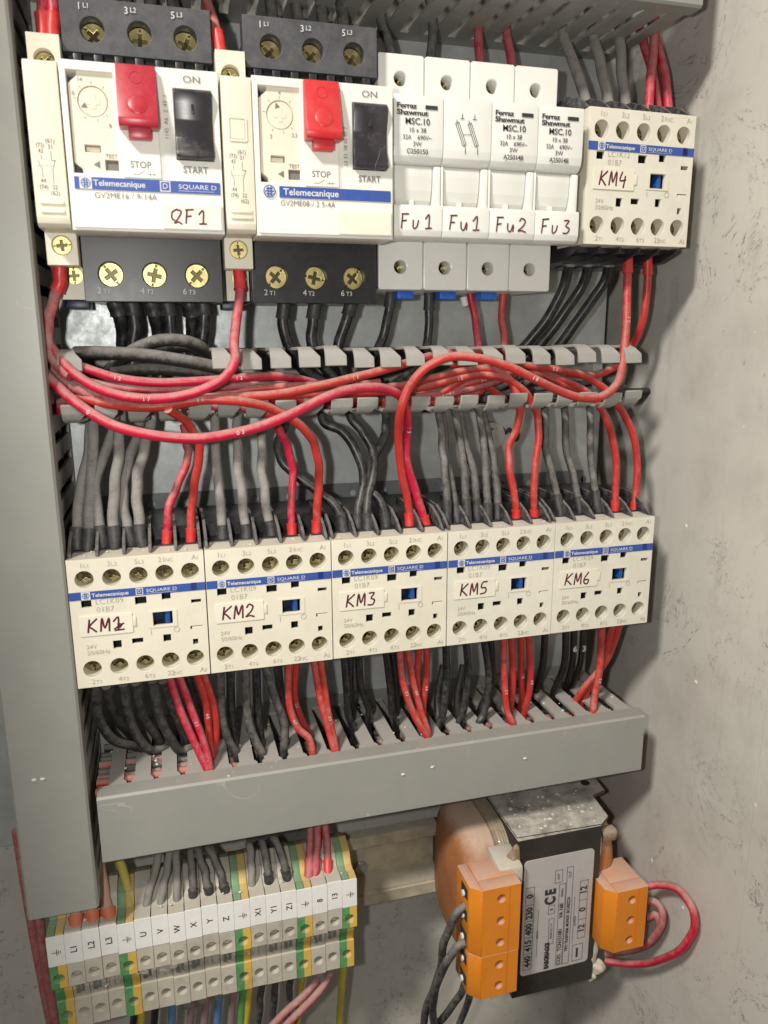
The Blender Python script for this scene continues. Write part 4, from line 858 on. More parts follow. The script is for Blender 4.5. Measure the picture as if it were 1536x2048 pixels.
# -- long loops in front of the open duct
G2 = 'red loops across the open duct'
W('wsal', 1.75, [40, 46, 52, 56, 58, 60, 60, 57, 54, 50, 48, 47, 47], 0, [(96, 765), (130, 782), (180, 800), (260, 813), (330, 812), (400, 800), (483, 803), (545, 818), (607, 857), (630, 893), (638, 943), (636, 993), (632, 1080)], 'vermilion wire sagging from the left duct into terminal A1 of KM2', f1=RC, group=G2, marks=[('11', .42, 0)])
W('wred', 1.85, [46, 54, 60, 65, 68, 69, 69, 68, 67, 65, 62, 58, 53, 49, 47, 46, 47], 0, [(84, 738), (118, 775), (165, 815), (230, 852), (310, 871), (390, 877), (460, 868), (530, 850), (600, 820), (660, 791), (720, 776), (772, 778), (806, 800), (815, 850), (812, 915), (832, 985), (858, 1069)], 'long crimson loop hanging in front of the lower fingers, ending in KM3', f1=RC, group=G2, marks=[('03', .145, 0), ('03', .40, 0), ('03', .83, 0)])
W('wsal', 1.75, [44, 46, 50, 56, 60, 62, 64, 66, 66, 64, 62, 60, 58, 56, 50, 47, 46, 47], 0, [(1256, 505), (1254, 600), (1249, 690), (1235, 765), (1202, 793), (1160, 795), (1117, 781), (1067, 757), (1017, 733), (955, 716), (900, 714), (852, 736), (820, 772), (802, 820), (797, 880), (805, 955), (817, 1010), (820, 1070)], 'vermilion loop from the bottom of KM4 sweeping left and down into KM3', f0=RC, f1=RC, group=G2, marks=[('18', .09, 0), ('18', .42, 1)], fl=7)
W('wsal', 1.7, [42, 42, 40, 34, 30, 28, 26], 0, [(1296, 508), (1294, 580), (1283, 650), (1264, 692), (1232, 732), (1183, 751), (1130, 745)], 'vermilion wire from the right bottom terminal of KM4 into the duct', f0=RC, group=G2, fl=7)
W('wred', 1.75, [46, 48, 52, 58, 62, 63, 63, 62, 60, 58, 55, 50, 46, 42], 0, [(476, 530), (480, 580), (473, 640), (468, 690), (470, 722), (452, 752), (415, 775), (350, 794), (270, 796), (200, 778), (150, 748), (118, 714), (100, 690), (84, 660)], 'crimson wire from the contact block between the breakers, curving left in front of the duct', f0=RC, group=G2, fl=8, marks=[('17', .60, 1)])
W('wdustred', 1.95, [46, 46, 46, 46, 47, 50, 54], 0, [(118, 530), (120, 560), (108, 600), (96, 645), (97, 690), (112, 725), (140, 752)], 'dust covered red wire from the far left contact block bending behind the left duct', f0=RC, group=G2, fl=8)
W('wred', 1.65, [46, 50, 52, 52, 52, 50, 46, 40, 34], 0, [(125, 718), (170, 736), (235, 756), (310, 765), (400, 762), (490, 755), (560, 753), (630, 766), (700, 792)], 'crimson wire numbered 12 running level below the upper fingers', group=G2, marks=[('12', .26, 0), ('12', .62, 0)])
W('wsal', 1.7, [40, 48, 54, 57, 58, 58, 57, 55, 52, 48, 44, 40], 0, [(90, 745), (160, 772), (250, 792), (340, 800), (430, 795), (550, 789), (633, 773), (700, 757), (767, 740), (827, 722), (880, 708), (960, 702)], 'vermilion wire numbered 11 rising right and passing under the upper fingers', group=G2, marks=[('11', .66, 0), ('11', .34, 0)])
W('wdustred', 1.7, [34, 44, 50, 52], 0, [(82, 700), (104, 745), (140, 772), (190, 792)], 'dusty red wire emerging from the left duct behind the others', group=G2)
W('wdustred', 1.7, [34, 44, 50, 54, 54, 50, 44], 0, [(82, 722), (110, 752), (165, 778), (230, 798), (310, 806), (420, 812), (520, 816)], 'dusty red wire sagging beneath the long vermilion one at left', group=G2)
W('wdustred', 1.7, [34, 38, 42, 46, 44], 0, [(82, 755), (115, 778), (160, 800), (250, 812), (340, 818)], 'lowest dusty red wire in the bundle at the left end of the open duct', group=G2)
W('wred', 1.7, [30, 36, 40], 0, [(90, 842), (118, 818), (160, 800)], 'short crimson wire climbing out of the left duct under the bundle', group=G2)
W('wdustred', 1.7, [28, 36, 42], 0, [(92, 828), (120, 806), (165, 792)], 'dusty pink wire climbing out of the left duct beside the short crimson one', group=G2)
W('wsal', 1.65, [44, 46, 46, 44, 42, 40, 40, 42, 44, 46], 0, [(420, 790), (520, 777), (620, 772), (720, 776), (800, 772), (860, 757), (917, 744), (975, 738), (1012, 752), (1040, 800)], 'vermilion wire crossing the duct and dropping left into KM5')
W('wsal', 1.65, [46, 45, 44, 46, 47, 47], 0, [(1041, 800), (1036, 850), (1018, 893), (1020, 943), (1031, 1005), (1033, 1055)], 'lower vermilion wire into the fourth top terminal of KM5', f1=RC, group=G)
W('wsal', 1.65, [42, 44, 44, 42, 40, 40, 42, 45, 46, 45, 46, 47, 47], 0, [(500, 800), (600, 790), (700, 786), (790, 782), (850, 774), (917, 757), (967, 750), (1017, 760), (1052, 787), (1074, 830), (1077, 875), (1069, 945), (1069, 1050)], 'vermilion wire crossing the duct and dropping into terminal A1 of KM5', f1=RC, group=G2, marks=[('50', .26, 0), ('50', .42, 0)])
W('wred', 1.65, [24, 24, 30, 36, 38, 38], 0, [(940, 585), (950, 640), (958, 720), (950, 762), (900, 784), (800, 798)], 'crimson wire leaving the third fuse holder, turning left in the duct', group=G2, marks=[('12', .82, 0)])
W('wsal', 1.65, [24, 24, 28, 32, 36, 38], 0, [(1007, 585), (1003, 633), (1008, 690), (985, 758), (940, 793), (840, 806)], 'vermilion wire leaving the fourth fuse holder, turning left in the duct', group=G2, marks=[('60', .9, 0)])
W('wsal', 1.6, [36, 38, 40, 42, 44, 45, 46, 47], 0, [(700, 806), (850, 800), (960, 740), (1023, 730), (1083, 735), (1167, 751), (1214, 782), (1243, 820)], 'vermilion wire arching right through the duct toward KM6', group=G2, marks=[('22', .62, 0)])
W('wsal', 1.6, [46, 46, 46, 46, 47], 0, [(1243, 820), (1263, 860), (1274, 915), (1273, 965), (1267, 1034)], 'vermilion wire into terminal A1 of KM6, outermost at right', f1=RC, group=G)
W('wsal', 1.6, [38, 40, 42, 44, 46, 46, 46, 47], 0, [(980, 744), (1037, 741), (1117, 757), (1170, 782), (1205, 823), (1220, 860), (1231, 915), (1230, 1038)], 'vermilion wire into the fourth top terminal of KM6', f1=RC, group=G2)
W('wsal', 1.6, [30, 32, 34, 34, 34], 0, [(380, 812), (500, 808), (640, 796), (760, 802), (900, 806)], 'faded red wire deepest in the middle of the duct', group=G2)
W('wred', 1.6, [34, 36, 38, 38, 36], 0, [(300, 776), (420, 782), (540, 772), (660, 768), (760, 786)], 'crimson wire half hidden behind the vermilion wire numbered 11', group=G2)
W('wsal', 1.6, [40, 40, 38, 34], 0, [(560, 801), (650, 797), (740, 800), (820, 812)], 'short vermilion wire below the long crimson loop in the duct', group=G2)
for k, (m, ds, uv, lab) in enumerate([
    ('wdustred', [40, 46, 50, 50, 46, 40], [(88, 712), (128, 745), (205, 770), (330, 778), (470, 772), (600, 770)], 'dusty crimson wire just below the one numbered 12, fading out mid duct'),
    ('wsal', [38, 42, 45, 44, 42], [(240, 803), (360, 790), (500, 783), (640, 779), (760, 765)], 'vermilion wire crossing under the long one numbered 11 at mid duct'),
    ('wsal', [36, 38, 40, 38, 36, 34], [(560, 806), (680, 792), (800, 776), (900, 764), (970, 772), (1010, 800)], 'vermilion wire in the middle of the arches right of the crimson loop'),
    ('wdustred', [34, 36, 38, 38, 36], [(640, 812), (740, 806), (850, 794), (950, 776), (1030, 748)], 'dusty red wire lowest among the arches left of KM5'),
    ('wsal', [34, 38, 42, 42, 40], [(900, 730), (980, 728), (1060, 744), (1130, 772), (1190, 806)], 'vermilion wire slanting down right behind the KM4 loop'),
    ('wsal', [32, 36, 40, 40], [(820, 790), (900, 778), (990, 752), (1060, 735)], 'short vermilion wire rising right among the arches'),
    ('wred', [36, 42, 46, 46, 42], [(96, 772), (150, 788), (230, 806), (340, 804), (440, 806)], 'crimson wire low in the bundle at the left end of the duct')]):
    W(m, 1.6, ds, 0, uv, lab, group=G2, marks=[('50', .6, 0)] if k % 2 else None)
# -- black cables inside and above the open duct
G3 = 'black cables in the open duct'
W('wmid', 2.6, [38, 42, 44, 44, 42, 36], 0, [(150, 706), (210, 706), (300, 712), (400, 728), (480, 746), (580, 770)], 'thick dusty black cable lying along the upper edge of the duct at left', group=G3)
W('wmid', 2.5, [30, 38, 42, 42, 38, 30], 0, [(215, 745), (262, 704), (320, 681), (378, 684), (410, 702), (428, 740)], 'dusty black cable arching above the duct edge under the QF1 breaker', group=G3)
W('wmid', 2.2, [30, 36, 40, 38, 32], 0, [(270, 742), (310, 704), (358, 692), (396, 702), (415, 735)], 'smaller dusty black arch nested inside the large one', group=G3)
W('wmid', 2.3, [34, 38, 40, 38, 34], 0, [(225, 744), (290, 738), (370, 742), (450, 752), (540, 770)], 'dusty black cable running level beneath the thick one at left', group=G3)
for k, (uv, lab) in enumerate([([(230, 606), (243, 647), (246, 690), (240, 760), (230, 800)], 'leftmost black cable below the QF1 breaker'), ([(262, 606), (270, 647), (266, 690), (262, 760), (240, 810)], 'second black cable below the QF1 breaker'),
        ([(302, 606), (313, 647), (318, 690), (300, 760), (285, 820)], 'third black cable below the QF1 breaker'), ([(334, 606), (341, 650), (338, 690), (320, 760), (305, 810)], 'fourth black cable below the QF1 breaker'),
        ([(379, 606), (385, 647), (384, 690), (390, 750), (428, 800)], 'fifth black cable below the QF1 breaker'), ([(406, 606), (408, 647), (404, 690), (420, 750), (474, 800)], 'rightmost black cable below the QF1 breaker')]):
    W('wblk', 2.75, 26, 24 if k % 2 else 18, uv, lab, f0=BC, group='black cables below the QF1 breaker', fl=4)
for uv, lab in [([(569, 604), (566, 650), (577, 690), (592, 722), (622, 752), (690, 784)], 'black cable below the left terminal of the second breaker'), ([(631, 604), (625, 650), (624, 690), (645, 730), (690, 780)], 'black cable below the middle terminal of the second breaker'),
        ([(704, 604), (690, 650), (677, 690), (682, 735), (700, 785)], 'black cable below the right terminal of the second breaker')]:
    W('wblk', 2.45, 28, 26, uv, lab, f0=BC, group='black cables below the second breaker', fl=5)
W('wblk', 2.1, [26, 26, 26, 28, 30], 0, [(783, 588), (775, 635), (763, 682), (742, 720), (700, 765)], 'black wire below the first fuse holder', f0=BC, group='wires below the fuse holders', fl=5)
W('wblk', 2.0, [26, 26, 26, 28, 30], 0, [(858, 588), (858, 633), (855, 680), (838, 730), (780, 775)], 'black wire below the second fuse holder', f0=BC, group='wires below the fuse holders', fl=5)
for uv, lab in [([(1142, 505), (1131, 562), (1101, 627), (1057, 684), (1000, 740)], 'leftmost dark cable below contactor KM4'), ([(1178, 506), (1170, 560), (1131, 622), (1083, 686), (1020, 750)], 'middle dark cable below contactor KM4'),
        ([(1220, 508), (1210, 560), (1168, 622), (1117, 692), (1050, 760)], 'right dark cable below contactor KM4')]:
    W('wblk', 2.35, 36, 20, uv, lab, f0='greyclip', group='dark cables below KM4', fl=4)
for k in range(9):
    y0 = 786 + 5 * (k % 5); x0 = 470 + 70 * k
    W('wmid' if k % 2 else 'wblk', 2.0, 12 + 2 * (k % 4), 14 + 3 * (k % 3), [(x0, y0 - 8), (x0 + 90, y0 + random.uniform(-6, 12)), (x0 + 190, y0 - 10 + random.uniform(-10, 14)), (x0 + 290, y0 - 22 + random.uniform(-10, 10))], 'black cable lying deep in the open duct behind the red wires', group='black cables deep in the duct')
for uv, lab in [([(700, 782), (790, 772), (850, 730), (880, 700)], 'glossy black cable rising right toward the fuse holders in the duct'), ([(760, 800), (830, 780), (900, 752), (960, 735)], 'glossy black cable under the first arching red wires'),
        ([(880, 800), (960, 790), (1010, 770), (1060, 742)], 'dusty black cable below the red arches near KM5'), ([(930, 806), (1000, 792), (1040, 775), (1075, 745)], 'second dusty black cable below the red arches near KM5')]:
    W('wblk' if 'glossy' in lab else 'wmid', 1.9, 32, 26, uv, lab, group=G3)

# -- out of the bottom of the lower contactors into the lower duct
G4 = 'wires from the lower contactors into the closed duct'
DN = [('wmid', 2.1, [(190, 1370), (198, 1438), (229, 1481), (268, 1492), (290, 1500)], 'leftmost black cable curving from KM1 into the lower duct'), ('wmid', 2.0, [(213, 1372), (229, 1430), (256, 1465), (272, 1484)], 'second black cable curving from KM1 into the lower duct'),
      ('wmid', 2.1, [(247, 1368), (257, 1430), (278, 1477), (305, 1502), (330, 1496)], 'third black cable curving from KM1, lowest of the loops'), ('wmid', 2.0, [(272, 1366), (285, 1430), (314, 1474), (322, 1492)], 'fourth black cable curving from KM1 into the lower duct'),
      ('wmid', 2.1, [(306, 1362), (320, 1432), (342, 1478), (362, 1502), (382, 1496)], 'fifth black cable curving from KM1 into the lower duct'), ('wmid', 2.0, [(327, 1362), (350, 1430), (368, 1468), (372, 1492)], 'sixth black cable curving from KM1 into the lower duct'),
      ('wblk', 1.9, [(373, 1350), (397, 1418), (405, 1460), (410, 1490)], 'black wire between the red pairs below KM1'),
      ('wred', 1.65, [(338, 1350), (360, 1418), (397, 1502), (421, 1556)], 'crimson wire on the left, slanting from KM1 to the duct edge'), ('wred', 1.6, [(357, 1348), (385, 1424), (411, 1494), (423, 1552)], 'crimson wire beside the first one slanting from KM1'),
      ('wsal', 1.6, [(392, 1345), (412, 1408), (419, 1480), (424, 1520)], 'vermilion wire under terminal A2 of KM1, left of its pair'), ('wsal', 1.6, [(405, 1343), (430, 1422), (432, 1475), (425, 1515)], 'vermilion wire under terminal A2 of KM1, bowing right'),
      ('wmid', 1.9, [(440, 1336), (445, 1438), (459, 1484), (472, 1506)], 'first black wire below KM2'), ('wblk', 1.8, [(461, 1336), (463, 1418), (470, 1496)], 'second black wire below KM2'), ('wmid', 1.9, [(491, 1334), (498, 1445), (513, 1485), (526, 1510)], 'third black wire below KM2'),
      ('wblk', 1.8, [(513, 1332), (516, 1418), (523, 1496)], 'fourth black wire below KM2'), ('wmid', 1.9, [(530, 1330), (553, 1403), (569, 1445), (568, 1500)], 'fifth black wire below KM2'), ('wblk', 1.8, [(556, 1328), (562, 1400), (572, 1490)], 'sixth black wire below KM2'),
      ('wsal', 1.6, [(577, 1326), (580, 1415), (597, 1457), (618, 1477), (626, 1514)], 'vermilion wire below KM2, left of its first pair, kinked at the duct'), ('wsal', 1.55, [(593, 1325), (589, 1391), (606, 1445), (622, 1474)], 'vermilion wire below KM2, right of its first pair'),
      ('wsal', 1.6, [(627, 1318), (643, 1408), (659, 1466), (671, 1512)], 'vermilion wire below KM2, left of its second pair'), ('wsal', 1.55, [(641, 1317), (655, 1416), (667, 1474), (673, 1508)], 'vermilion wire below KM2, right of its second pair'),
      ('wblk', 1.8, [(688, 1308), (694, 1385), (697, 1432), (708, 1462)], 'first black wire below KM3'), ('wblk', 1.8, [(700, 1307), (700, 1380), (704, 1440)], 'second black wire below KM3'), ('wblk', 1.8, [(717, 1306), (722, 1375), (738, 1415), (737, 1446)], 'third black wire below KM3'), ('wblk', 1.8, [(772, 1302), (781, 1377), (785, 1428), (792, 1452)], 'fourth black wire below KM3'), ('wblk', 1.7, [(786, 1302), (792, 1377), (791, 1432)], 'fifth black wire below KM3'),
      ('wsal', 1.6, [(799, 1298), (806, 1364), (830, 1433), (857, 1482)], 'vermilion wire below KM3, first from left, slanting to the duct edge'), ('wsal', 1.55, [(815, 1297), (827, 1366), (843, 1425), (858, 1474)], 'vermilion wire below KM3, second from left'),
      ('wsal', 1.6, [(839, 1294), (834, 1354), (841, 1414), (850, 1450)], 'vermilion wire below KM3, third from left'), ('wsal', 1.55, [(853, 1293), (853, 1352), (846, 1427), (852, 1456)], 'vermilion wire below KM3, fourth from left'),
      ('wblk', 1.8, [(892, 1284), (892, 1372), (884, 1436), (878, 1452)], 'first black wire below KM5'), ('wblk', 1.7, [(886, 1330), (874, 1400), (876, 1440)], 'black wire half hidden behind the first one below KM5'), ('wblk', 1.8, [(932, 1281), (936, 1343), (926, 1424), (918, 1446)], 'second black wire below KM5'), ('wblk', 1.7, [(926, 1330), (914, 1390), (914, 1430)], 'black wire half hidden behind the second one below KM5'),
      ('wblk', 1.8, [(968, 1279), (978, 1358), (967, 1428), (958, 1446)], 'third black wire below KM5'), ('wblk', 1.7, [(982, 1278), (981, 1364), (961, 1420)], 'fourth black wire below KM5'),
      ('wsal', 1.6, [(1007, 1274), (1009, 1362), (1015, 1424), (1027, 1450)], 'vermilion wire below KM5, first from left'), ('wsal', 1.55, [(1022, 1273), (1026, 1362), (1020, 1427)], 'vermilion wire below KM5, second from left'),
      ('wsal', 1.55, [(1042, 1270), (1043, 1350), (1042, 1410)], 'vermilion wire below KM5, third from left'), ('wsal', 1.6, [(1057, 1269), (1061, 1362), (1050, 1422)], 'vermilion wire below KM5, fourth from left'),
      ('wblk', 1.8, [(1090, 1264), (1085, 1330), (1071, 1385)], 'black wire below the right end of KM5'),
      ('wblk', 1.8, [(1132, 1258), (1128, 1330), (1106, 1388)], 'first black wire below KM6'), ('wblk', 1.7, [(1148, 1257), (1144, 1330), (1130, 1376)], 'second black wire below KM6, with a white ring mark'), ('wblk', 1.7, [(1168, 1255), (1160, 1330), (1142, 1376)], 'third black wire below KM6'),
      ('wsal', 1.75, [(1203, 1252), (1199, 1340), (1188, 1400), (1186, 1424)], 'vermilion wire hanging straight below KM6'), ('wsal', 1.7, [(1226, 1250), (1196, 1346), (1165, 1398)], 'vermilion wire slanting left behind the straight one below KM6'), ('wsal', 1.7, [(1240, 1248), (1212, 1322), (1168, 1376), (1152, 1402)], 'outer vermilion wire slanting left below KM6')]
DD = {0: (42, 30)}
for i, (m, r, uv, lab) in enumerate(DN):
    n = len(uv); ed = uv[-1]
    # depth at the duct: where the sight line meets the slotted wall
    a_, b_ = (ed[0] - 768) / FOC, (ed[1] - 1024) / FOC
    rr = [ROT[0][q] * a_ + ROT[1][q] * b_ + ROT[2][q] for q in range(3)]
    de = CAM[1] + (-45.0 - CAM[2]) / rr[2] * rr[1]; de = min(max(de, 16), 50)
    d0 = 44 if 'wsal' in m or 'wred' in m else 42
    if 'hidden' in lab: d0 = 30
    ds = [d0 + (de - d0) * (k / (n - 1)) for k in range(n)]
    e = at(uv[-1][0], uv[-1][1], de)
    o3 = [(u, v, d) for (u, v), d in zip(uv, ds)]
    pts3 = [at(*q) for q in o3] + [(e[0] + random.uniform(-1, 1), e[1] - 3, e[2] - 10)]
    # go on down inside the duct
    wpts = pts3
    rn = random.Random(i); w = [Vector((p[0], -p[1], p[2])) for p in wpts]; sm = smooth(w, 7)
    nm = 'red_wire' if m in ('wsal', 'wred') else 'black_wire'
    Oo = (sm[0].x, -sm[0].y, sm[0].z); b = MB(); r *= 0.9; b.add(tube_bm(sm, r, 12)); o = b.build(nm, m, None, Oo); tag(o, lab, 'wire', G4)
    if m in ('wsal', 'wred') and i % 3 != 1:
        k = int(len(sm) * .32); c = sm[k]; tg = sm[k + 1] - sm[k - 1]; b = MB(); b.text('60' if i % 2 else '22', c.x, c.z, r * .8, -c.y + r * 1.04, rot=math.atan2(tg.z, tg.x), spacing=1.5, th=.1); b.build('printed_number', 'inkwhite', o, Oo, (0, 0, 0))
    if 'white ring' in lab or lab.startswith('third black wire below KM6'):
        c = sm[3]; b = MB(); b.text('6' if 'ring' in lab else '3', c.x, c.z - 1.5, 2.6, -c.y + r * 1.04, bold=.12, sx=1.1, th=.1); b.build('printed_number', 'inkwhite', o, Oo, (0, 0, 0))
# -- wires lying in the closed lower duct, seen through its slots
for k, (m, d, z) in enumerate([('wsal', 47, -49), ('wsal', 42, -48), ('wdustred', 37.5, -49), ('wmid', 33, -49), ('wdustred', 29, -48), ('wmid', 24, -49), ('wmid', 19, -50), ('wmid', 14, -53), ('wred', 42, -58), ('wmid', 26, -58), ('wmid', 8, -52)]):
    pts = [(-30 + 26 * i, d + random.uniform(-1.6, 1.6), z + random.uniform(-2.0, 1.0)) for i in range(11)]
    pts = [(q[0], q[1], z if q[0] < 50 else z - 8.0 + random.uniform(-1, 1)) for q in pts]
    pts[0] = (1.0, d, z); pts = [pts[0]] + pts[2:]
    sm = smooth([Vector((p[0], -p[1], p[2])) for p in pts], 5); Oo = (sm[0].x, -sm[0].y, sm[0].z)
    b = MB(); b.add(tube_bm(sm, 1.75, 10)); o = b.build('red_wire' if m != 'wmid' else 'black_wire', m, None, Oo)
    tag(o, ('dusty red' if m != 'wmid' else 'dusty black') + ' wire lying inside the closed lower duct, seen through its slots', 'wire', ('red' if m != 'wmid' else 'black') + ' wires inside the lower duct')
# -- cables inside the left duct
for k, (m, x, d) in enumerate([('worange', -8, 22), ('worange', -14, 16), ('wblk', -6, 30), ('wblk', -17, 30), ('wblk', -12, 8), ('wblk', -5, 12), ('wblk', -10, 38)]):
    pts = [(x + random.uniform(-1, 1), d + random.uniform(-2, 2), 262 - 44 * i) for i in range(8)]
    sm = smooth([Vector((p[0], -p[1], p[2])) for p in pts], 5); Oo = (sm[0].x, -sm[0].y, sm[0].z)
    b = MB(); b.add(tube_bm(sm, 2.4, 10)); o = b.build('orange_wire' if m == 'worange' else 'black_wire', m, None, Oo)
    tag(o, 'orange cable glimpsed through the slots of the left vertical duct' if m == 'worange' else 'black cable inside the left vertical duct behind its slots', 'wire', 'orange cables inside the left duct' if m == 'worange' else 'black cables inside the left duct')

# -- into the tops of the upper row
G5 = 'wires entering the upper row from above'
W('wred', 2.0, [44, 46, 48], 0, [(84, -40), (86, 20), (88, 86)], 'left crimson wire into the top of the far left contact block', f1=RC, group=G5, fl=8)
W('wred', 2.0, [44, 46, 48], 0, [(106, -40), (106, 20), (106, 86)], 'right crimson wire into the top of the far left contact block', f1=RC, group=G5, fl=8)
W('wsal', 1.8, [30, 38, 46, 48], 0, [(402, -40), (416, 10), (434, 66), (442, 112)], 'vermilion wire slanting into the contact block between the breakers', f1=RC, group=G5, fl=7)
W('wgrey', 2.3, [18, 24, 30, 34], 0, [(1116, 20), (1133, 90), (1156, 150), (1178, 225)], 'leftmost dusty grey cable into the top of KM4', group=G5)
W('wgrey', 2.3, [18, 24, 30, 34], 0, [(1178, 20), (1190, 85), (1206, 150), (1220, 225)], 'middle dusty grey cable into the top of KM4', group=G5)
W('wgrey', 2.3, [18, 24, 30, 34], 0, [(1238, 15), (1240, 85), (1244, 150), (1254, 225)], 'right dusty grey cable into the top of KM4', group=G5)
W('wred', 1.9, [24, 30, 38, 42], 0, [(1310, 30), (1308, 90), (1302, 150), (1296, 230)], 'crimson wire in front of its bundle above KM4', group=G5)
W('wred', 1.9, [18, 24, 30, 36], 0, [(1274, 40), (1290, 95), (1306, 150), (1318, 240)], 'crimson wire behind its bundle above KM4', group=G5)
W('wred', 1.9, [22, 26, 32, 38], 0, [(1302, 40), (1316, 95), (1330, 150), (1338, 235)], 'crimson wire at the right of the bundle above KM4', group=G5)
for uv, lab in [([(858, -10), (866, 40), (862, 110), (858, 140)], 'dark wire into the top of the second fuse holder'), ([(770, -10), (762, 40), (778, 90), (790, 135)], 'dark wire into the top of the first fuse holder')]:
    W('wmid', 2.1, 14, 28, uv, lab, group=G5)
W('wred', 1.9, 14, 28, [(956, 30), (957, 80), (962, 150)], 'dim red wire into the top of the third fuse holder', group=G5)
W('wred', 1.9, 14, 28, [(1012, 40), (1017, 90), (1030, 160)], 'dim red wire into the top of the fourth fuse holder', group=G5)
for k, x in enumerate([150, 200, 250, 300, 345, 540, 590, 640, 680]):
    W('wmid', 2.4, 18, 30, [(x - 8, -60), (x, -5), (x + 8, 60), (x + 14, 100)], 'dark cable behind the breakers, coming down from the upper duct', group='dark cables behind the breakers')

W('wred', 1.55, [26.5, 26.5], 0, [(926, 594), (930, 612)], 'short white sleeve on the crimson wire below the third fuse holder', name='wire_sleeve', cat='sleeve').data.materials[0] = MT['sleeve']
# -- terminal block wires
G6 = 'wires above the terminal blocks'
for k, (u0, u1, m) in enumerate([(318, 292, 'wgrey'), (340, 322, 'wgrey'), (352, 354, 'wgrey'), (380, 387, 'wmid'), (392, 418, 'wmid'), (412, 450, 'wmid'), (498, 504, 'wgrey'), (520, 538, 'wmid'), (540, 574, 'wmid')]):
    v1 = 1822 - (u1 - 290) * 0.215; 
    W(m, 1.8, [26, 34, 40, 42], 0, [(u0, 1690), (u0 + (u1 - u0) * .25, v1 - 82), (u0 + (u1 - u0) * .72, v1 - 44), (u1, v1 - 6)], ['dusty dark wire into terminal U', 'dusty dark wire into terminal V', 'dusty dark wire into terminal W', 'black wire into terminal X', 'black wire into terminal Y', 'black wire into terminal Z', 'dusty dark wire into terminal X1', 'black wire into terminal Y1', 'black wire slanting into terminal Z1'][k], f1=None if m == 'wgrey' else BC, group=G6, fl=2.5)
W('wred', 1.9, [26, 34, 42], 0, [(622, 1640), (620, 1690), (618, 1752)], 'crimson wire into terminal 8, left of two', f1='wred', group=G6)
W('wred', 1.7, [28, 36, 42], 0, [(636, 1640), (634, 1690), (630, 1752)], 'crimson wire into terminal 8, right of two', f1='wred', group=G6)
W('wred', 1.8, [26, 34, 42], 0, [(648, 1635), (654, 1690), (656, 1744)], 'crimson wire into terminal 13', f1=RC, group=G6, fl=4)
W('wyel', 1.9, [24, 32, 40], 0, [(236, 1715), (252, 1760), (260, 1815)], 'yellow and green earth wire dropping behind the left duct to the fifth terminal', group=G6)
for k, (u0, u1, v1) in enumerate([(150, 152, 1850), (176, 187, 1843), (196, 222, 1836)]):
    W('worange', 2.3, [26, 36, 47], 0, [(u0, v1 - 130), (u0 + (u1 - u0) * .4, v1 - 60), (u1, v1 + 14)], 'dusty orange cable into terminal L%d' % (k + 1), f1='orangeclip', group=G6, fl=5)
W('wdustred', 2.0, [12, 12, 14, 16], 0, [(32, 1660), (58, 1820), (78, 1930), (110, 2090)], 'dim red wire running down the lower left corner, left of two', group='red wires at the lower left')
W('wdustred', 2.0, [16, 18, 18, 16], 0, [(74, 1780), (84, 1880), (96, 1960), (118, 2090)], 'dim red wire running down the lower left corner, right of two', group='red wires at the lower left')
G7 = 'wires below the terminal blocks'
BL = [('wblk', 268, 2012, 'black wire below the left blocks'), ('wyel', 282, 2008, 'yellow wire below the fifth block'), ('wblk', 310, 2000, 'black wire beside the first blue wire'), ('wblue', 345, 1994, 'left blue wire below the blocks'), ('wmauve', 383, 1988, 'left mauve wire below the blocks'), ('wmauve', 412, 1984, 'greyish mauve wire beside the right blue wire'),
      ('wblue', 438, 1978, 'right blue wire below the blocks'), ('wmauve', 466, 1973, 'right mauve wire below the blocks'), ('wgreen', 486, 1968, 'green wire below the earth block next to Z'), ('wyel', 497, 1966, 'yellow wire beside the green one'), ('wmid', 522, 1962, 'first dark wire below block X1'), ('wmid', 550, 1957, 'second dark wire below block Y1'), ('wmid', 580, 1952, 'third dark wire below block Z1')]
for m, u, v, lab in BL:
    W(m, 1.8, [32, 30, 26, 22], 0, [(u + 3, v - 26), (u, v + 20), (u - 4, v + 70), (u - 12, 2120)], lab, group=G7)
for uv in ([(428, 1968), (434, 1990)], [(366, 1990), (372, 2010)], [(640, 1945), (650, 1968)], [(398, 1980), (402, 1998)]):
    W('sleeve' if 0 else 'wgrey', 2.6, 33, 31, uv, 'short dusty sleeve on a wire under the blocks', group='dusty sleeves under the blocks', name='wire_sleeve', cat='sleeve')
W('wdustred', 1.75, [32, 34, 36, 36], 0, [(650, 1935), (618, 1980), (575, 2020), (520, 2075)], 'red wire slanting down left from block 8, upper of two', group=G7)
W('wdustred', 1.75, [32, 36, 38, 38], 0, [(664, 1945), (632, 1990), (590, 2032), (540, 2085)], 'red wire slanting down left from block 13, lower of two', group=G7)
W('wyel', 1.8, [30, 24, 14, 8], 0, [(686, 1915), (684, 1965), (680, 2020), (676, 2100)], 'yellow earth wire hanging from the right end block', group=G7)
W('wyel', 1.5, [30, 24, 14], 0, [(606, 1945), (600, 1990), (592, 2090)], 'thin yellow green wire behind the red pair', group=G7)

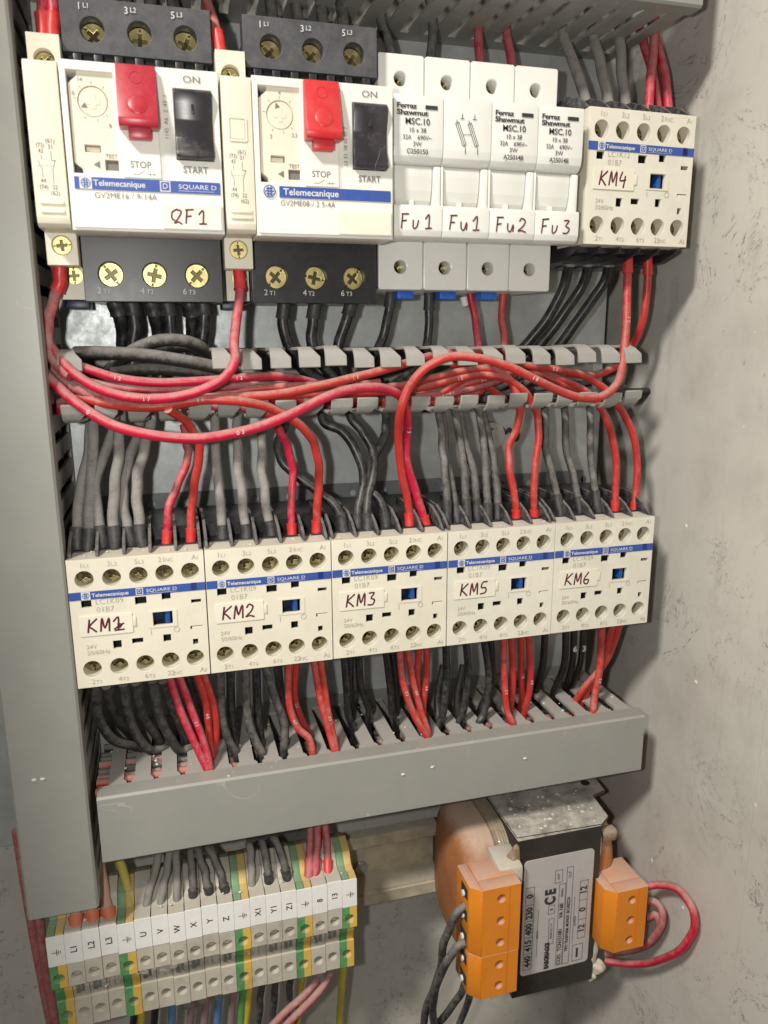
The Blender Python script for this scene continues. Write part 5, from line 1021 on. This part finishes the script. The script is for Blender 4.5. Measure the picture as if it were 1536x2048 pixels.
# -- transformer wires
G8 = 'transformer wires'
W('wmid', 2.0, [66, 66, 62, 56, 48, 40], 0, [(950, 1798), (918, 1822), (890, 1880), (878, 1950), (855, 2010), (840, 2090)], 'dusty black wire into the top entry of the left orange connector', group=G8)
W('wmid', 2.0, [66, 68, 66, 60, 52, 44], 0, [(950, 1878), (920, 1890), (893, 1925), (872, 1975), (866, 2020), (872, 2090)], 'dusty black wire into the second entry of the left orange connector', group=G8)
W('wmid', 1.9, [58, 54, 48, 42], 0, [(934, 1955), (920, 1990), (895, 2024), (868, 2060)], 'dusty black wire curling from behind the orange connector', group=G8)
W('wmid', 1.8, [56, 52, 46, 42], 0, [(942, 1972), (936, 2005), (924, 2035), (905, 2080)], 'dusty black wire hanging behind the lower orange connector', group=G8)
W('wred', 1.85, [64, 68, 76, 86, 88, 86, 76, 62, 52], 0, [(1285, 1775), (1318, 1770), (1355, 1778), (1384, 1815), (1389, 1852), (1368, 1892), (1325, 1918), (1270, 1928), (1212, 1922)], 'bright crimson loop from the right orange connector back under the core', group=G8)
W('wdustred', 1.8, [62, 66, 70, 68, 62, 52], 0, [(1288, 1800), (1314, 1806), (1326, 1832), (1312, 1868), (1280, 1895), (1212, 1908)], 'dusty pink wire tucked inside the crimson loop', group=G8)
W('wdustred', 1.8, [62, 65, 67, 62, 52], 0, [(1290, 1838), (1312, 1830), (1318, 1858), (1290, 1890), (1220, 1900)], 'second dusty pink wire, closest to the right orange connector', group=G8)

# -- plaster crumbs on ledges and walls
b = MB(); rn = random.Random(4)
for k in range(70):
    x = rn.uniform(4, 226); d = rn.uniform(12, 59); b.blob((x, d, -43.6 if d > 52 else -44.3), rn.choice([.25, .3, .4, .6]), k, (1, 1, .6))
for u, v, d in [(806, 1549, 60.3), (865, 1534, 60.3), (1050, 1517, 60.3), (85, 1558, 60.3), (68, 1560, 60.3)]:
    p = at(u, v, d); b.blob((p[0], d, p[2]), .7, int(u), (1.2, .5, .8))
for k in range(26):
    d = rn.uniform(10, 180); z = rn.uniform(-200, 200); b.blob((246.9, d, z), rn.choice([.3, .4, .9]), k, (.5, 1, 1.2))
for k in range(60):
    i = rn.randrange(5); b.blob((45.3 * i + rn.uniform(1, 44), rn.uniform(44, 57), 46.3 if rn.random() < .7 else 45.9), rn.uniform(.15, .45), k, (1.2, 1, .6))
for k in range(90):
    x = rn.uniform(-20, 100); zz = rn.choice([(-128.6, 46.5), (-136.5, 43.8), (-104.6, 46.0), (-134, 44.4)]); b.blob((x, zz[1] + rn.uniform(-1.5, .6), zz[0] + rn.uniform(-1.5, 1.5)), rn.uniform(.15, .55), k, (1.3, .8, .8))
for k in range(14): b.blob((14 + rn.uniform(-9, 12), 43.6 + rn.uniform(-.8, .6), -134.5 + rn.uniform(-2.5, 2.5)), rn.uniform(.6, 1.3), k, (1.5, .6, .8))
for k in range(40): b.blob((rn.uniform(172, 216), rn.uniform(28, 58), -93.7), rn.uniform(.2, .7), k, (1.3, 1.2, .5))
tag(b.build('plaster_crumbs', 'chip', None, (110, 50, -40)), 'pale plaster crumbs and dust flecks scattered over ducts and wall', 'debris', kind='stuff')
